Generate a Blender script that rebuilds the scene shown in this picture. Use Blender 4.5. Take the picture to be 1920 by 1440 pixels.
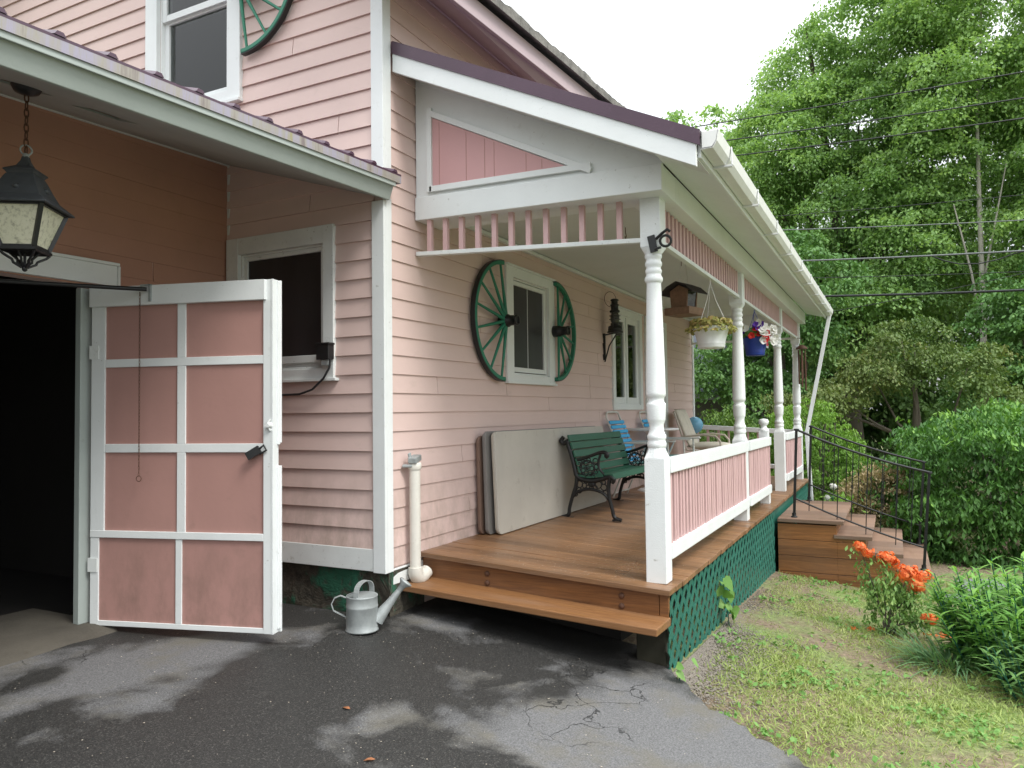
import bpy, bmesh, math, random
import numpy as np
from mathutils import Vector, Matrix

for o in list(bpy.data.objects):
    bpy.data.objects.remove(o)
SC = bpy.context.scene
COL = SC.collection
R = math.radians

# ---------------------------------------------------------------- camera
CAM = Vector((-3.891, -2.903, 1.3))
_y, _p, _r = R(27.0), R(2.08), R(-0.70)
fw = Vector((math.cos(_p)*math.cos(_y), math.cos(_p)*math.sin(_y), math.sin(_p)))
rt = fw.cross(Vector((0, 0, 1))).normalized()
up = rt.cross(fw)
rt, up = math.cos(_r)*rt + math.sin(_r)*up, -math.sin(_r)*rt + math.cos(_r)*up
cd = bpy.data.cameras.new('camera')
cam = bpy.data.objects.new('camera', cd)
COL.objects.link(cam)
M = Matrix((rt, up, -fw)).transposed().to_4x4()
M.translation = CAM
cam.matrix_world = M
cd.sensor_width = 36
cd.lens = 36*1405/1920
cd.clip_start = 0.05
cd.clip_end = 600
SC.camera = cam

# ---------------------------------------------------------------- world, sun, exposure
SUN_EL, SUN_ROT = R(52), R(190)
W = bpy.data.worlds.new('World')
SC.world = W
W.use_nodes = True
nt = W.node_tree
nt.nodes.clear()
wo = nt.nodes.new('ShaderNodeOutputWorld')
bg = nt.nodes.new('ShaderNodeBackground')
sky = nt.nodes.new('ShaderNodeTexSky')
sky.sky_type = 'NISHITA'
sky.sun_disc = False
sky.sun_elevation = SUN_EL
sky.sun_rotation = SUN_ROT
sky.air_density = 1.0
sky.dust_density = 3.0
# overcast: a white cloud deck, brighter overhead than at the horizon (CIE overcast sky)
tc = nt.nodes.new('ShaderNodeTexCoord')
sx = nt.nodes.new('ShaderNodeSeparateXYZ')
nt.links.new(tc.outputs['Generated'], sx.inputs[0])
mr = nt.nodes.new('ShaderNodeMapRange')
mr.inputs['From Min'].default_value = -0.02
mr.inputs['From Max'].default_value = 1.0
mr.inputs['To Min'].default_value = 2.2
mr.inputs['To Max'].default_value = 21.0
nt.links.new(sx.outputs['Z'], mr.inputs['Value'])
cm = nt.nodes.new('ShaderNodeMix')
cm.data_type = 'RGBA'
cm.blend_type = 'MULTIPLY'
cm.inputs[0].default_value = 1.0
cm.inputs[6].default_value = (0.95, 0.985, 1.0, 1)
nt.links.new(mr.outputs[0], cm.inputs[7])
mx = nt.nodes.new('ShaderNodeMix')
mx.data_type = 'RGBA'
mx.inputs[0].default_value = 0.85
nt.links.new(sky.outputs[0], mx.inputs[6])
nt.links.new(cm.outputs[2], mx.inputs[7])
nt.links.new(mx.outputs[2], bg.inputs['Color'])
bg.inputs['Strength'].default_value = 0.11
nt.links.new(bg.outputs[0], wo.inputs['Surface'])

sd = bpy.data.lights.new('sun', 'SUN')
sd.energy = 1.5
sd.angle = R(18)
sd.color = (1.0, 0.965, 0.91)
sun = bpy.data.objects.new('sun', sd)
COL.objects.link(sun)
# light comes from the yard side (-Y), a little behind the camera
sdir = Vector((-0.30, -1.0, 0)).normalized()*math.cos(SUN_EL) + Vector((0, 0, math.sin(SUN_EL)))
sun.rotation_euler = sdir.to_track_quat('Z', 'Y').to_euler()
sun.location = (0, -10, 20)

SC.view_settings.view_transform = 'Standard'
SC.view_settings.look = 'None'
SC.view_settings.exposure = 0.80
SC.view_settings.gamma = 1.0
SC.render.engine = 'CYCLES'
try:
    SC.cycles.max_bounces = 8
    SC.cycles.transparent_max_bounces = 6
    SC.cycles.use_denoising = True
except Exception:
    pass

# ---------------------------------------------------------------- materials
def nodes(name):
    m = bpy.data.materials.new(name)
    m.use_nodes = True
    t = m.node_tree
    b = t.nodes['Principled BSDF']
    return m, t, b

def N(t, kind, **kw):
    n = t.nodes.new(kind)
    for k, v in kw.items():
        if k in n.inputs.keys():
            n.inputs[k].default_value = v
        else:
            setattr(n, k, v)
    return n

def noise(t, scale, detail=4, rough=.55, vec=None, dist=0.0):
    n = N(t, 'ShaderNodeTexNoise')
    n.inputs['Scale'].default_value = scale
    n.inputs['Detail'].default_value = detail
    n.inputs['Roughness'].default_value = rough
    n.inputs['Distortion'].default_value = dist
    if vec is not None:
        t.links.new(vec, n.inputs['Vector'])
    return n.outputs['Fac']

def ramp(t, fac, stops):
    r = N(t, 'ShaderNodeValToRGB')
    e = r.color_ramp.elements
    while len(e) < len(stops):
        e.new(0.5)
    for k, (p, c) in enumerate(stops):
        e[k].position = p
        e[k].color = (c[0], c[1], c[2], 1) if not isinstance(c, float) else (c, c, c, 1)
    t.links.new(fac, r.inputs['Fac'])
    return r.outputs['Color']

def mixc(t, fac, a, b, blend='MIX'):
    n = N(t, 'ShaderNodeMix')
    n.data_type = 'RGBA'
    n.blend_type = blend
    for s, v in ((0, fac), (6, a), (7, b)):
        if isinstance(v, bpy.types.NodeSocket):
            t.links.new(v, n.inputs[s])
        elif s == 0:
            n.inputs[0].default_value = v
        else:
            n.inputs[s].default_value = (v[0], v[1], v[2], 1)
    return n.outputs[2]

def vec(t, scale=(1, 1, 1), kind='Object'):
    c = N(t, 'ShaderNodeTexCoord')
    mp = N(t, 'ShaderNodeMapping')
    mp.inputs['Scale'].default_value = scale
    t.links.new(c.outputs[kind], mp.inputs['Vector'])
    return mp.outputs[0]

def bump(t, b, h, strength=.2, dist=.01):
    n = N(t, 'ShaderNodeBump')
    n.inputs['Strength'].default_value = strength
    n.inputs['Distance'].default_value = dist
    t.links.new(h, n.inputs['Height'])
    t.links.new(n.outputs[0], b.inputs['Normal'])

def sc(c, k):
    return (min(1, c[0]*k), min(1, c[1]*k), min(1, c[2]*k))

def paint(name, col, rough=.5, var=.12, dirt=(.25, .22, .18), dirt_amt=.35, scale=3.0, spots=False, bmp=.15, metal=0.0, stretch=(1, 1, 1), splash=None, chips=0.0):
    """painted or plain surface: gentle tone variation, grime patches, fine bump"""
    m, t, b = nodes(name)
    v = vec(t, stretch)
    n1 = noise(t, scale, 5, .6, v)
    base = ramp(t, n1, [(.25, sc(col, 1-var)), (.75, sc(col, 1+var*.6))])
    n2 = noise(t, scale*4.3, 6, .7, v)
    d = ramp(t, n2, [(.60, 0.0), (.85, 1.0)])
    dm = N(t, 'ShaderNodeMath', operation='MULTIPLY')
    t.links.new(d, dm.inputs[0])
    dm.inputs[1].default_value = dirt_amt
    c = mixc(t, dm.outputs[0], base, sc(dirt, 1))
    if spots:
        n3 = noise(t, 42, 2, .5, v)
        s3 = ramp(t, n3, [(.72, 0.0), (.76, 1.0)])
        sm = N(t, 'ShaderNodeMath', operation='MULTIPLY')
        t.links.new(s3, sm.inputs[0])
        sm.inputs[1].default_value = .6
        c = mixc(t, sm.outputs[0], c, (.16, .14, .11))
    if splash:      # mud splashed up from the ground
        sp = N(t, 'ShaderNodeSeparateXYZ')
        co = N(t, 'ShaderNodeTexCoord')
        t.links.new(co.outputs['Object'], sp.inputs[0])
        mr_ = N(t, 'ShaderNodeMapRange')
        mr_.inputs['From Min'].default_value = splash[0]
        mr_.inputs['From Max'].default_value = splash[1]
        mr_.inputs['To Min'].default_value = .75
        mr_.inputs['To Max'].default_value = 0.0
        t.links.new(sp.outputs['Z'], mr_.inputs['Value'])
        ns = ramp(t, noise(t, 7, 6, .7, vec(t, (1, 1, .5))), [(.40, 0.0), (.70, 1.0)])
        mm = N(t, 'ShaderNodeMath', operation='MULTIPLY')
        t.links.new(mr_.outputs[0], mm.inputs[0])
        t.links.new(ns, mm.inputs[1])
        c = mixc(t, mm.outputs[0], c, splash[2])
    if chips:       # flaked paint down to grey wood
        cf = ramp(t, noise(t, 24, 6, .75, vec(t)), [(.66, 0.0), (.69, chips)])
        c = mixc(t, cf, c, (.20, .175, .145))
    t.links.new(c, b.inputs['Base Color'])
    b.inputs['Roughness'].default_value = rough
    b.inputs['Metallic'].default_value = metal
    bump(t, b, noise(t, scale*22, 3, .6, v), bmp, .004)
    return m

MAT = {}
MAT['siding'] = paint('pink_clapboard', (.665, .505, .465), .62, .08, (.45, .345, .285), .55, 1.1, stretch=(1, 1, 1.8), splash=(.42, 1.0, (.30, .23, .18)))
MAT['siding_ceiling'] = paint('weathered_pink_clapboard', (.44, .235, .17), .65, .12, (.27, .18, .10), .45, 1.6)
MAT['white'] = paint('white_trim_paint', (.74, .77, .77), .5, .06, (.40, .40, .36), .38, 3.0, chips=.45)
MAT['white_worn'] = paint('worn_white_paint', (.70, .73, .72), .55, .10, (.24, .215, .17), .75, 4.0, spots=True, chips=.8)
MAT['gutter_paint'] = paint('streaked_white_gutter', (.76, .77, .75), .45, .06, (.40, .38, .32), .55, 6.0, stretch=(3, 1, .3))
MAT['white_bumpy'] = paint('thick_white_paint', (.77, .80, .80), .42, .05, (.42, .41, .36), .45, 5.5, bmp=.5, chips=.5)
MAT['pink'] = paint('pink_panel_paint', (.42, .235, .205), .6, .10, (.24, .15, .125), .55, 1.6, splash=(.05, .8, (.17, .115, .09)))
MAT['pink_baluster'] = paint('pink_baluster_paint', (.58, .385, .38), .6, .10, (.38, .25, .23), .4, 6.0, stretch=(3, 3, 1))
MAT['pink_gable'] = paint('pink_gable_paint', (.57, .325, .325), .6, .05, (.40, .24, .22), .25, 3.0)
MAT['purple_metal'] = paint('purple_brown_metal_roofing', (.075, .038, .062), .38, .15, (.20, .17, .20), .3, 4.0, metal=.0)
MAT['eave_metal_jamb_shade'] = paint('grey_eave_metal_and_shaded_jamb', (.36, .405, .385), .45, .10, (.20, .21, .18), .45, 3.0)
MAT['old_soffit'] = paint('stained_grey_soffit', (.40, .41, .39), .65, .12, (.14, .13, .11), .7, 2.2)
MAT['pier'] = paint('mossy_dark_pier', (.032, .03, .018), .9, .4, (.02, .03, .012), .6, 6.0, bmp=.6)
MAT['soffit'] = paint('white_soffit_paint', (.66, .68, .66), .6, .07, (.28, .26, .22), .35, 1.8)
MAT['rake'] = paint('mauve_rake_paint', (.50, .40, .43), .6, .07, (.3, .24, .25), .3, 2.0)
MAT['black'] = paint('black_metal', (.012, .013, .014), .42, .2, (.05, .045, .04), .3, 12.0)
MAT['iron'] = paint('black_cast_iron', (.010, .011, .012), .38, .2, (.04, .035, .03), .25, 14.0)
MAT['green'] = paint('green_paint', (.020, .19, .115), .5, .15, (.02, .06, .04), .35, 5.0)
MAT['bench_green'] = paint('bench_green_paint', (.020, .105, .065), .42, .15, (.05, .08, .06), .35, 6.0, stretch=(.4, 6, 6))
MAT['lattice'] = paint('lattice_green_paint', (.020, .135, .098), .5, .15, (.05, .09, .07), .4, 5.0)
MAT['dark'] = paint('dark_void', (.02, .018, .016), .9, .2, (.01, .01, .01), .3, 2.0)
MAT['glassdark'] = None
MAT['lamp_metal'] = paint('weathered_lantern_metal', (.055, .062, .068), .55, .25, (.12, .12, .12), .35, 18.0)
MAT['zinc'] = paint('galvanised_zinc', (.37, .40, .40), .55, .35, (.20, .21, .20), .8, 9.0, metal=.30)
MAT['pipe'] = paint('stained_white_pipe', (.66, .64, .58), .5, .08, (.30, .17, .08), .55, 7.0)
MAT['table_top'] = paint('stained_grey_plastic_tabletop', (.50, .475, .42), .55, .16, (.17, .14, .095), .85, 1.7)
MAT['table_edge'] = paint('cream_table_edge', (.50, .45, .37), .6, .15, (.25, .2, .15), .5, 6.0)
MAT['table_dark'] = paint('dark_grey_plastic_tabletop', (.20, .19, .18), .55, .15, (.10, .09, .08), .5, 4.0)
MAT['table_brown'] = paint('brown_table_edge', (.19, .12, .09), .6, .15, (.10, .07, .05), .5, 4.0)
MAT['blue_web'] = paint('blue_vinyl_webbing', (.05, .44, .82), .4, .06, (.2, .4, .6), .2, 5.0)
MAT['teal_web'] = paint('teal_vinyl_webbing', (.08, .26, .25), .45, .06, (.1, .2, .2), .2, 5.0)
MAT['chair_frame'] = paint('white_tube_frame', (.66, .66, .62), .4, .05, (.3, .28, .25), .3, 6.0)
MAT['beige_frame'] = paint('beige_tube_frame', (.52, .47, .39), .4, .05, (.3, .28, .25), .3, 6.0)
MAT['cushion'] = paint('beige_cushion_fabric', (.66, .62, .53), .9, .10, (.40, .36, .29), .4, 8.0, bmp=.5)
MAT['white_plastic'] = paint('white_plastic', (.74, .76, .77), .4, .04, (.5, .5, .48), .25, 5.0)
MAT['blue_pot'] = paint('blue_plastic', (.018, .05, .33), .35, .08, (.03, .06, .25), .3, 5.0)
MAT['globe'] = paint('blue_glass_globe', (.20, .50, .72), .08, .20, (.45, .68, .80), .6, 2.5, bmp=0.0)
MAT['old_wood'] = paint('weathered_grey_brown_wood', (.21, .125, .075), .8, .25, (.10, .07, .05), .55, 9.0, stretch=(1, 4, 4))
MAT['feeder_roof'] = paint('dark_shingle_roof', (.035, .028, .027), .8, .25, (.08, .07, .06), .4, 12.0)
MAT['rust'] = paint('rusty_metal', (.10, .045, .025), .7, .3, (.05, .03, .02), .5, 15.0)
MAT['string'] = paint('white_cord', (.62, .62, .60), .7)
MAT['cable'] = paint('black_cable', (.015, .016, .018), .5, .1, (.04, .04, .04), .3, 3.0)
MAT['cable_grey'] = paint('grey_cable', (.15, .16, .165), .4, .1, (.06, .06, .06), .3, 3.0)
MAT['stone'] = paint('slate_stepping_stone', (.17, .175, .19), .75, .2, (.09, .09, .08), .5, 5.0, bmp=.5)
MAT['bark'] = paint('tree_bark', (.11, .095, .075), .9, .3, (.05, .06, .04), .5, 5.0, bmp=.8, stretch=(1, 1, .25))
MAT['bark_pale'] = paint('pale_grey_bark', (.33, .31, .27), .9, .2, (.14, .14, .11), .5, 4.0, bmp=.6, stretch=(1, 1, .25))
MAT['concrete'] = paint('stained_concrete', (.080, .072, .058), .85, .35, (.055, .04, .025), .8, 3.0, bmp=.6)
MAT['foam'] = paint('pebble_stone', (.21, .185, .155), .8, .25, (.2, .18, .16), .5, 30.0)
MAT['petal'] = paint('pale_petal', (.62, .55, .45), .8, .2, (.5, .4, .3), .4, 30.0)
MAT['rustleaf'] = paint('fallen_brown_leaf', (.30, .12, .05), .8, .25, (.2, .1, .05), .4, 30.0)
MAT['tag'] = paint('red_plant_tag', (.62, .05, .10), .5, .03, (.5, .1, .1), .1, 5.0)
MAT['soil'] = paint('potting_soil', (.03, .02, .014), .95, .3, (.05, .03, .02), .5, 20.0)

def glass_dark(name, tone=(.012, .013, .015), rough=.04, streak=0.0):
    m, t, b = nodes(name)
    v = vec(t, (1, 1, .35))
    n = noise(t, 1.6, 4, .6, v)
    c = ramp(t, n, [(.35, tone), (.8, sc(tone, 1+6*streak))])
    t.links.new(c, b.inputs['Base Color'])
    b.inputs['Roughness'].default_value = rough
    b.inputs['Specular IOR Level'].default_value = .55
    bump(t, b, noise(t, .9, 1, .5), .03, .02)
    return m
MAT['glass'] = glass_dark('window_glass', (.014, .015, .017), .03, .25)
MAT['screen'] = glass_dark('window_screen', (.012, .012, .013), .35, .4)

def glass_clear():
    """thin window glass: tinted see-through with Fresnel reflection"""
    m, t, b = nodes('clear_window_glass')
    tr = N(t, 'ShaderNodeBsdfTransparent')
    tr.inputs['Color'].default_value = (.62, .66, .66, 1)
    gl = N(t, 'ShaderNodeBsdfGlossy')
    gl.inputs['Roughness'].default_value = .02
    fr = N(t, 'ShaderNodeFresnel')
    fr.inputs['IOR'].default_value = 1.6
    ms = N(t, 'ShaderNodeMixShader')
    t.links.new(fr.outputs[0], ms.inputs[0])
    t.links.new(tr.outputs[0], ms.inputs[1])
    t.links.new(gl.outputs[0], ms.inputs[2])
    t.links.new(ms.outputs[0], t.nodes['Material Output'].inputs['Surface'])
    return m
MAT['glass_clear'] = glass_clear()
MAT['curtain'] = paint('grey_white_curtain', (.50, .50, .48), .9, .15, (.3, .3, .28), .4, 3.0)

def frosted():
    m, t, b = nodes('frosted_lantern_glass')
    n = noise(t, 9, 5, .65)
    c = ramp(t, n, [(.3, (.38, .38, .28)), (.5, (.74, .74, .56)), (.8, (.80, .80, .66))])
    t.links.new(c, b.inputs['Base Color'])
    b.inputs['Roughness'].default_value = .3
    b.inputs['Transmission Weight'].default_value = .15
    return m
MAT['frost'] = frosted()

def clear_glass():
    m, t, b = nodes('smoky_lantern_glass')
    v = vec(t)
    c = ramp(t, noise(t, 14, 4, .6, v), [(.3, (.05, .05, .045)), (.7, (.20, .20, .19))])
    t.links.new(c, b.inputs['Base Color'])
    b.inputs['Roughness'].default_value = .1
    b.inputs['Transmission Weight'].default_value = .5
    return m
MAT['smoky'] = clear_glass()

def deck_wood(name, axis, pitch, c0, c1, gloss=.45, worn=.5):
    """stained boards: every board its own tone, grain along the board, worn grey traffic patches"""
    m, t, b = nodes(name)
    c = N(t, 'ShaderNodeTexCoord')
    s = N(t, 'ShaderNodeSeparateXYZ')
    t.links.new(c.outputs['Object'], s.inputs[0])
    dv = N(t, 'ShaderNodeMath', operation='DIVIDE')
    t.links.new(s.outputs['XYZ'.index(axis)], dv.inputs[0])
    dv.inputs[1].default_value = pitch
    fl = N(t, 'ShaderNodeMath', operation='FLOOR')
    t.links.new(dv.outputs[0], fl.inputs[0])
    wn = N(t, 'ShaderNodeTexWhiteNoise', noise_dimensions='1D')
    t.links.new(fl.outputs[0], wn.inputs['W'])
    stretch = {'X': (26, 1.2, 26), 'Y': (1.2, 26, 26), 'Z': (26, 1.2, 26)}[axis]
    mp = N(t, 'ShaderNodeMapping')
    mp.inputs['Scale'].default_value = stretch
    t.links.new(c.outputs['Object'], mp.inputs['Vector'])
    g = noise(t, 2.2, 5, .65, mp.outputs[0], 1.2)
    base = ramp(t, g, [(.25, c1), (.7, c0)])
    tone = ramp(t, wn.outputs['Value'], [(0.0, .68), (1.0, 1.12)])
    base = mixc(t, 1.0, base, tone, 'MULTIPLY')
    w = ramp(t, noise(t, 1.1, 5, .6), [(.48, 0.0), (.72, 1.0)])
    wm = N(t, 'ShaderNodeMath', operation='MULTIPLY')
    t.links.new(w, wm.inputs[0])
    wm.inputs[1].default_value = worn
    base = mixc(t, wm.outputs[0], base, (.20, .165, .14))
    t.links.new(base, b.inputs['Base Color'])
    rr = ramp(t, noise(t, 2.5, 3, .5), [(.3, gloss-.1), (.7, gloss+.2)])
    t.links.new(rr, b.inputs['Roughness'])
    bump(t, b, g, .25, .003)
    return m
MAT['deck'] = deck_wood('stained_deck_boards', 'X', .1415, (.31, .165, .080), (.155, .080, .040), .36, .55)
MAT['riser'] = deck_wood('stained_riser_boards', 'Z', .16, (.33, .14, .045), (.13, .05, .017), .42, .15)
MAT['tread'] = deck_wood('stained_tread_board', 'X', .5, (.36, .175, .068), (.20, .09, .036), .44, .25)
MAT['stair_tread'] = deck_wood('weathered_stair_treads', 'X', .36, (.27, .17, .115), (.17, .10, .07), .6, .55)

def blob(t, x, y, rx, ry, k):
    """soft round patch at a place on the drive"""
    c = N(t, 'ShaderNodeTexCoord')
    mp = N(t, 'ShaderNodeMapping')
    mp.inputs['Location'].default_value = (-x/rx, -y/ry, 0)
    mp.inputs['Scale'].default_value = (1/rx, 1/ry, 0)
    t.links.new(c.outputs['Object'], mp.inputs['Vector'])
    ln = N(t, 'ShaderNodeVectorMath', operation='LENGTH')
    t.links.new(mp.outputs[0], ln.inputs[0])
    m = N(t, 'ShaderNodeMapRange')
    m.interpolation_type = 'SMOOTHSTEP'
    m.inputs['From Min'].default_value = 1.0
    m.inputs['From Max'].default_value = 0.0
    m.inputs['To Min'].default_value = 0.0
    m.inputs['To Max'].default_value = k
    t.links.new(ln.outputs['Value'], m.inputs['Value'])
    return m.outputs[0]

def madd(t, *xs):
    o = xs[0]
    for x in xs[1:]:
        n = N(t, 'ShaderNodeMath', operation='ADD')
        t.links.new(o, n.inputs[0])
        t.links.new(x, n.inputs[1])
        o = n.outputs[0]
    return o

def asphalt():
    m, t, b = nodes('wet_patched_asphalt')
    v = vec(t)
    grit = noise(t, 120, 4, .8, v)
    n1 = noise(t, 1.5, 6, .58, v, .3)
    field = madd(t, n1, blob(t, -1.5, .62, 1.15, .36, .30), blob(t, -.95, .42, .65, .22, .24), blob(t, -.45, -1.85, 1.0, .85, .50), blob(t, .0, -1.15, .40, .25, .12), blob(t, -1.15, -.75, .35, .22, .14),
                 blob(t, -.9, -.25, 1.0, .55, -.16), blob(t, -1.6, -.35, .8, .5, -.12))
    wet = ramp(t, field, [(.515, 0.0), (.585, .6), (.66, 1.0)])
    dry = ramp(t, grit, [(.34, (.075, .075, .077)), (.66, (.205, .205, .208))])
    wetc = ramp(t, grit, [(.32, (.016, .016, .016)), (.56, (.036, .0355, .034)), (.66, (.13, .125, .115))])
    tan = ramp(t, noise(t, 2.6, 5, .65, v), [(.50, 0.0), (.66, .6)])
    dry = mixc(t, tan, dry, (.145, .132, .10))
    c = mixc(t, wet, wetc, dry)
    vo = N(t, 'ShaderNodeTexVoronoi', feature='DISTANCE_TO_EDGE')
    nz = N(t, 'ShaderNodeTexNoise', Scale=3.5, Detail=6)
    t.links.new(v, nz.inputs['Vector'])
    wv = mixc(t, .30, v, nz.outputs['Color'])
    t.links.new(wv, vo.inputs['Vector'])
    vo.inputs['Scale'].default_value = 5.2
    ck = ramp(t, vo.outputs['Distance'], [(.004, 1.0), (.017, 0.0)])
    gf = madd(t, noise(t, 1.6, 3, .6, v), blob(t, -.10, -1.45, .80, .50, .50), blob(t, -1.3, .85, .6, .16, .15))
    gate = ramp(t, gf, [(.62, 0.0), (.70, .85)])
    ckm = N(t, 'ShaderNodeMath', operation='MULTIPLY')
    t.links.new(ck, ckm.inputs[0])
    t.links.new(gate, ckm.inputs[1])
    c = mixc(t, ckm.outputs[0], c, (.012, .012, .012))
    t.links.new(c, b.inputs['Base Color'])
    b.inputs['Specular IOR Level'].default_value = .32
    rg = ramp(t, wet, [(0.0, .50), (1.0, .88)])
    t.links.new(rg, b.inputs['Roughness'])
    sub = N(t, 'ShaderNodeMath', operation='SUBTRACT')
    t.links.new(grit, sub.inputs[0])
    t.links.new(ckm.outputs[0], sub.inputs[1])
    bump(t, b, sub.outputs[0], .6, .006)
    return m
MAT['asphalt'] = asphalt()

def lawn_soil():
    m, t, b = nodes('thin_lawn_soil')
    v = vec(t)
    n1 = noise(t, 1.3, 5, .65, v)
    n2 = noise(t, 28, 4, .7, v)
    soil = ramp(t, n2, [(.3, (.11, .08, .052)), (.7, (.27, .21, .145))])
    grn = ramp(t, n2, [(.3, (.09, .14, .035)), (.7, (.21, .30, .085))])
    f = ramp(t, n1, [(.44, 0.0), (.62, 1.0)])
    t.links.new(mixc(t, f, soil, grn), b.inputs['Base Color'])
    b.inputs['Roughness'].default_value = .95
    bump(t, b, n2, .8, .02)
    return m
MAT['lawn'] = lawn_soil()

def foundation():
    m, t, b = nodes('mossy_green_painted_stone')
    v = vec(t)
    n1 = noise(t, 3.2, 5, .7, v, .5)
    n2 = noise(t, 16, 5, .7, v)
    stone = ramp(t, n2, [(.3, (.018, .016, .012)), (.7, (.085, .075, .055))])
    gp = ramp(t, n1, [(.50, 0.0), (.60, 1.0)])
    t.links.new(mixc(t, gp, stone, (.02, .105, .06)), b.inputs['Base Color'])
    b.inputs['Roughness'].default_value = .85
    bump(t, b, n1, 1.0, .05)
    return m
MAT['foundation'] = foundation()

def lichen_metal():
    m, t, b = nodes('lichened_metal_roof_edge')
    v = vec(t, (9, 1, 1.0))
    n1 = noise(t, 1.0, 5, .7, v)
    c = ramp(t, n1, [(.30, (.12, .075, .10)), (.45, (.30, .28, .24)), (.56, (.31, .29, .37)), (.66, (.28, .26, .12)), (.78, (.10, .085, .075))])
    t.links.new(c, b.inputs['Base Color'])
    b.inputs['Roughness'].default_value = .5
    bump(t, b, n1, .3, .005)
    return m
MAT['lichen'] = lichen_metal()

def shingles():
    m, t, b = nodes('grey_asphalt_shingles')
    v = vec(t)
    c = ramp(t, noise(t, 6, 5, .7, v), [(.3, (.09, .088, .085)), (.7, (.27, .26, .24))])
    t.links.new(c, b.inputs['Base Color'])
    b.inputs['Roughness'].default_value = .95
    bump(t, b, noise(t, 40, 3, .6, v), .6, .01)
    return m
MAT['shingle'] = shingles()
MAT['slate'] = paint('blue_grey_shingles', (.075, .085, .105), .9, .2, (.04, .05, .06), .4, 4.0)
MAT['far_wall'] = paint('grey_green_siding', (.10, .105, .095), .8, .1, (.06, .06, .06), .3, 2.0)

def foliage(name, c0, c1, c2, trans=.30, rough=.55):
    """leaf material: colour picked per leaf by the 'tint' attribute, some light passes through"""
    m, t, b = nodes(name)
    a = N(t, 'ShaderNodeAttribute', attribute_name='tint')
    c = ramp(t, a.outputs['Fac'], [(0.0, c0), (.55, c1), (1.0, c2)])
    c = mixc(t, .25, c, ramp(t, noise(t, 1.1, 3, .5), [(.3, sc(c0, .9)), (.7, c2)]))
    t.links.new(c, b.inputs['Base Color'])
    b.inputs['Roughness'].default_value = rough
    b.inputs['Specular IOR Level'].default_value = .35
    tr = N(t, 'ShaderNodeBsdfTranslucent')
    t.links.new(mixc(t, 1.0, c, (1.0, 1.0, .55), 'MULTIPLY'), tr.inputs['Color'])
    ms = N(t, 'ShaderNodeMixShader')
    ms.inputs[0].default_value = trans
    t.links.new(b.outputs[0], ms.inputs[1])
    t.links.new(tr.outputs[0], ms.inputs[2])
    t.links.new(ms.outputs[0], t.nodes['Material Output'].inputs['Surface'])
    return m
MAT['maple'] = foliage('maple_leaves', (.155, .29, .10), (.275, .46, .155), (.44, .62, .23), .48)
MAT['maple_dark'] = foliage('dark_maple_leaves', (.065, .165, .05), (.12, .255, .075), (.22, .38, .11))
MAT['forest'] = foliage('forest_leaves', (.10, .20, .07), (.175, .31, .105), (.27, .42, .155))
MAT['olive'] = foliage('olive_bronze_leaves', (.07, .16, .035), (.135, .22, .058), (.30, .26, .115))
MAT['yellowgreen'] = foliage('yellow_green_leaves', (.06, .13, .025), (.12, .22, .04), (.21, .33, .06))
MAT['hedge'] = foliage('hedge_leaves', (.014, .07, .018), (.05, .165, .035), (.25, .46, .085))
MAT['hedge2'] = foliage('bright_hedge_leaves', (.09, .21, .03), (.19, .36, .05), (.31, .50, .085))
MAT['bronze'] = foliage('bronze_pink_leaves', (.26, .24, .10), (.46, .34, .20), (.62, .46, .33))
MAT['lily'] = foliage('lily_leaves', (.06, .19, .045), (.13, .33, .065), (.29, .52, .11), .4)
MAT['bluegreen'] = foliage('blue_green_strap_leaves', (.08, .19, .08), (.15, .30, .13), (.25, .42, .19))
MAT['azalea'] = foliage('azalea_leaves', (.06, .17, .04), (.15, .29, .07), (.33, .48, .14))
MAT['grass'] = foliage('lawn_grass', (.16, .24, .06), (.30, .40, .11), (.50, .53, .22), .3, .7)
MAT['straw'] = foliage('dry_grass_litter', (.14, .09, .045), (.27, .19, .10), (.42, .33, .19), .1, .9)
MAT['weed'] = foliage('lawn_weeds', (.08, .20, .035), (.15, .32, .07), (.27, .45, .14), .3, .6)
MAT['potleaf'] = foliage('russet_trailing_leaves', (.17, .26, .05), (.32, .32, .09), (.58, .36, .20))
MAT['orange'] = foliage('orange_azalea_petals', (.80, .13, .025), (.88, .22, .06), (.90, .38, .16), .4, .6)
MAT['redflower'] = foliage('red_petunia', (.45, .012, .012), (.60, .02, .02), (.70, .06, .04), .2, .6)
MAT['whiteflower'] = foliage('white_petunia', (.66, .66, .66), (.78, .78, .78), (.82, .82, .80), .2, .6)
MAT['purpleflower'] = foliage('violet_petunia', (.06, .02, .28), (.10, .03, .38), (.16, .06, .48), .2, .6)

# ---------------------------------------------------------------- mesh helpers
def tag(o, label=None, cat=None, group=None, kind=None):
    if label:
        o['label'] = label
    if cat:
        o['category'] = cat
    if group:
        o['group'] = group
    if kind:
        o['kind'] = kind
    return o

def empty(name, loc=(0, 0, 0), label=None, cat=None, group=None, parent=None, rz=0.0):
    o = bpy.data.objects.new(name, None)
    o.empty_display_size = .1
    COL.objects.link(o)
    o.location = loc
    o.rotation_euler = (0, 0, rz)
    if parent is not None:
        o.parent = parent
    return tag(o, label, cat, group)

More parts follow.
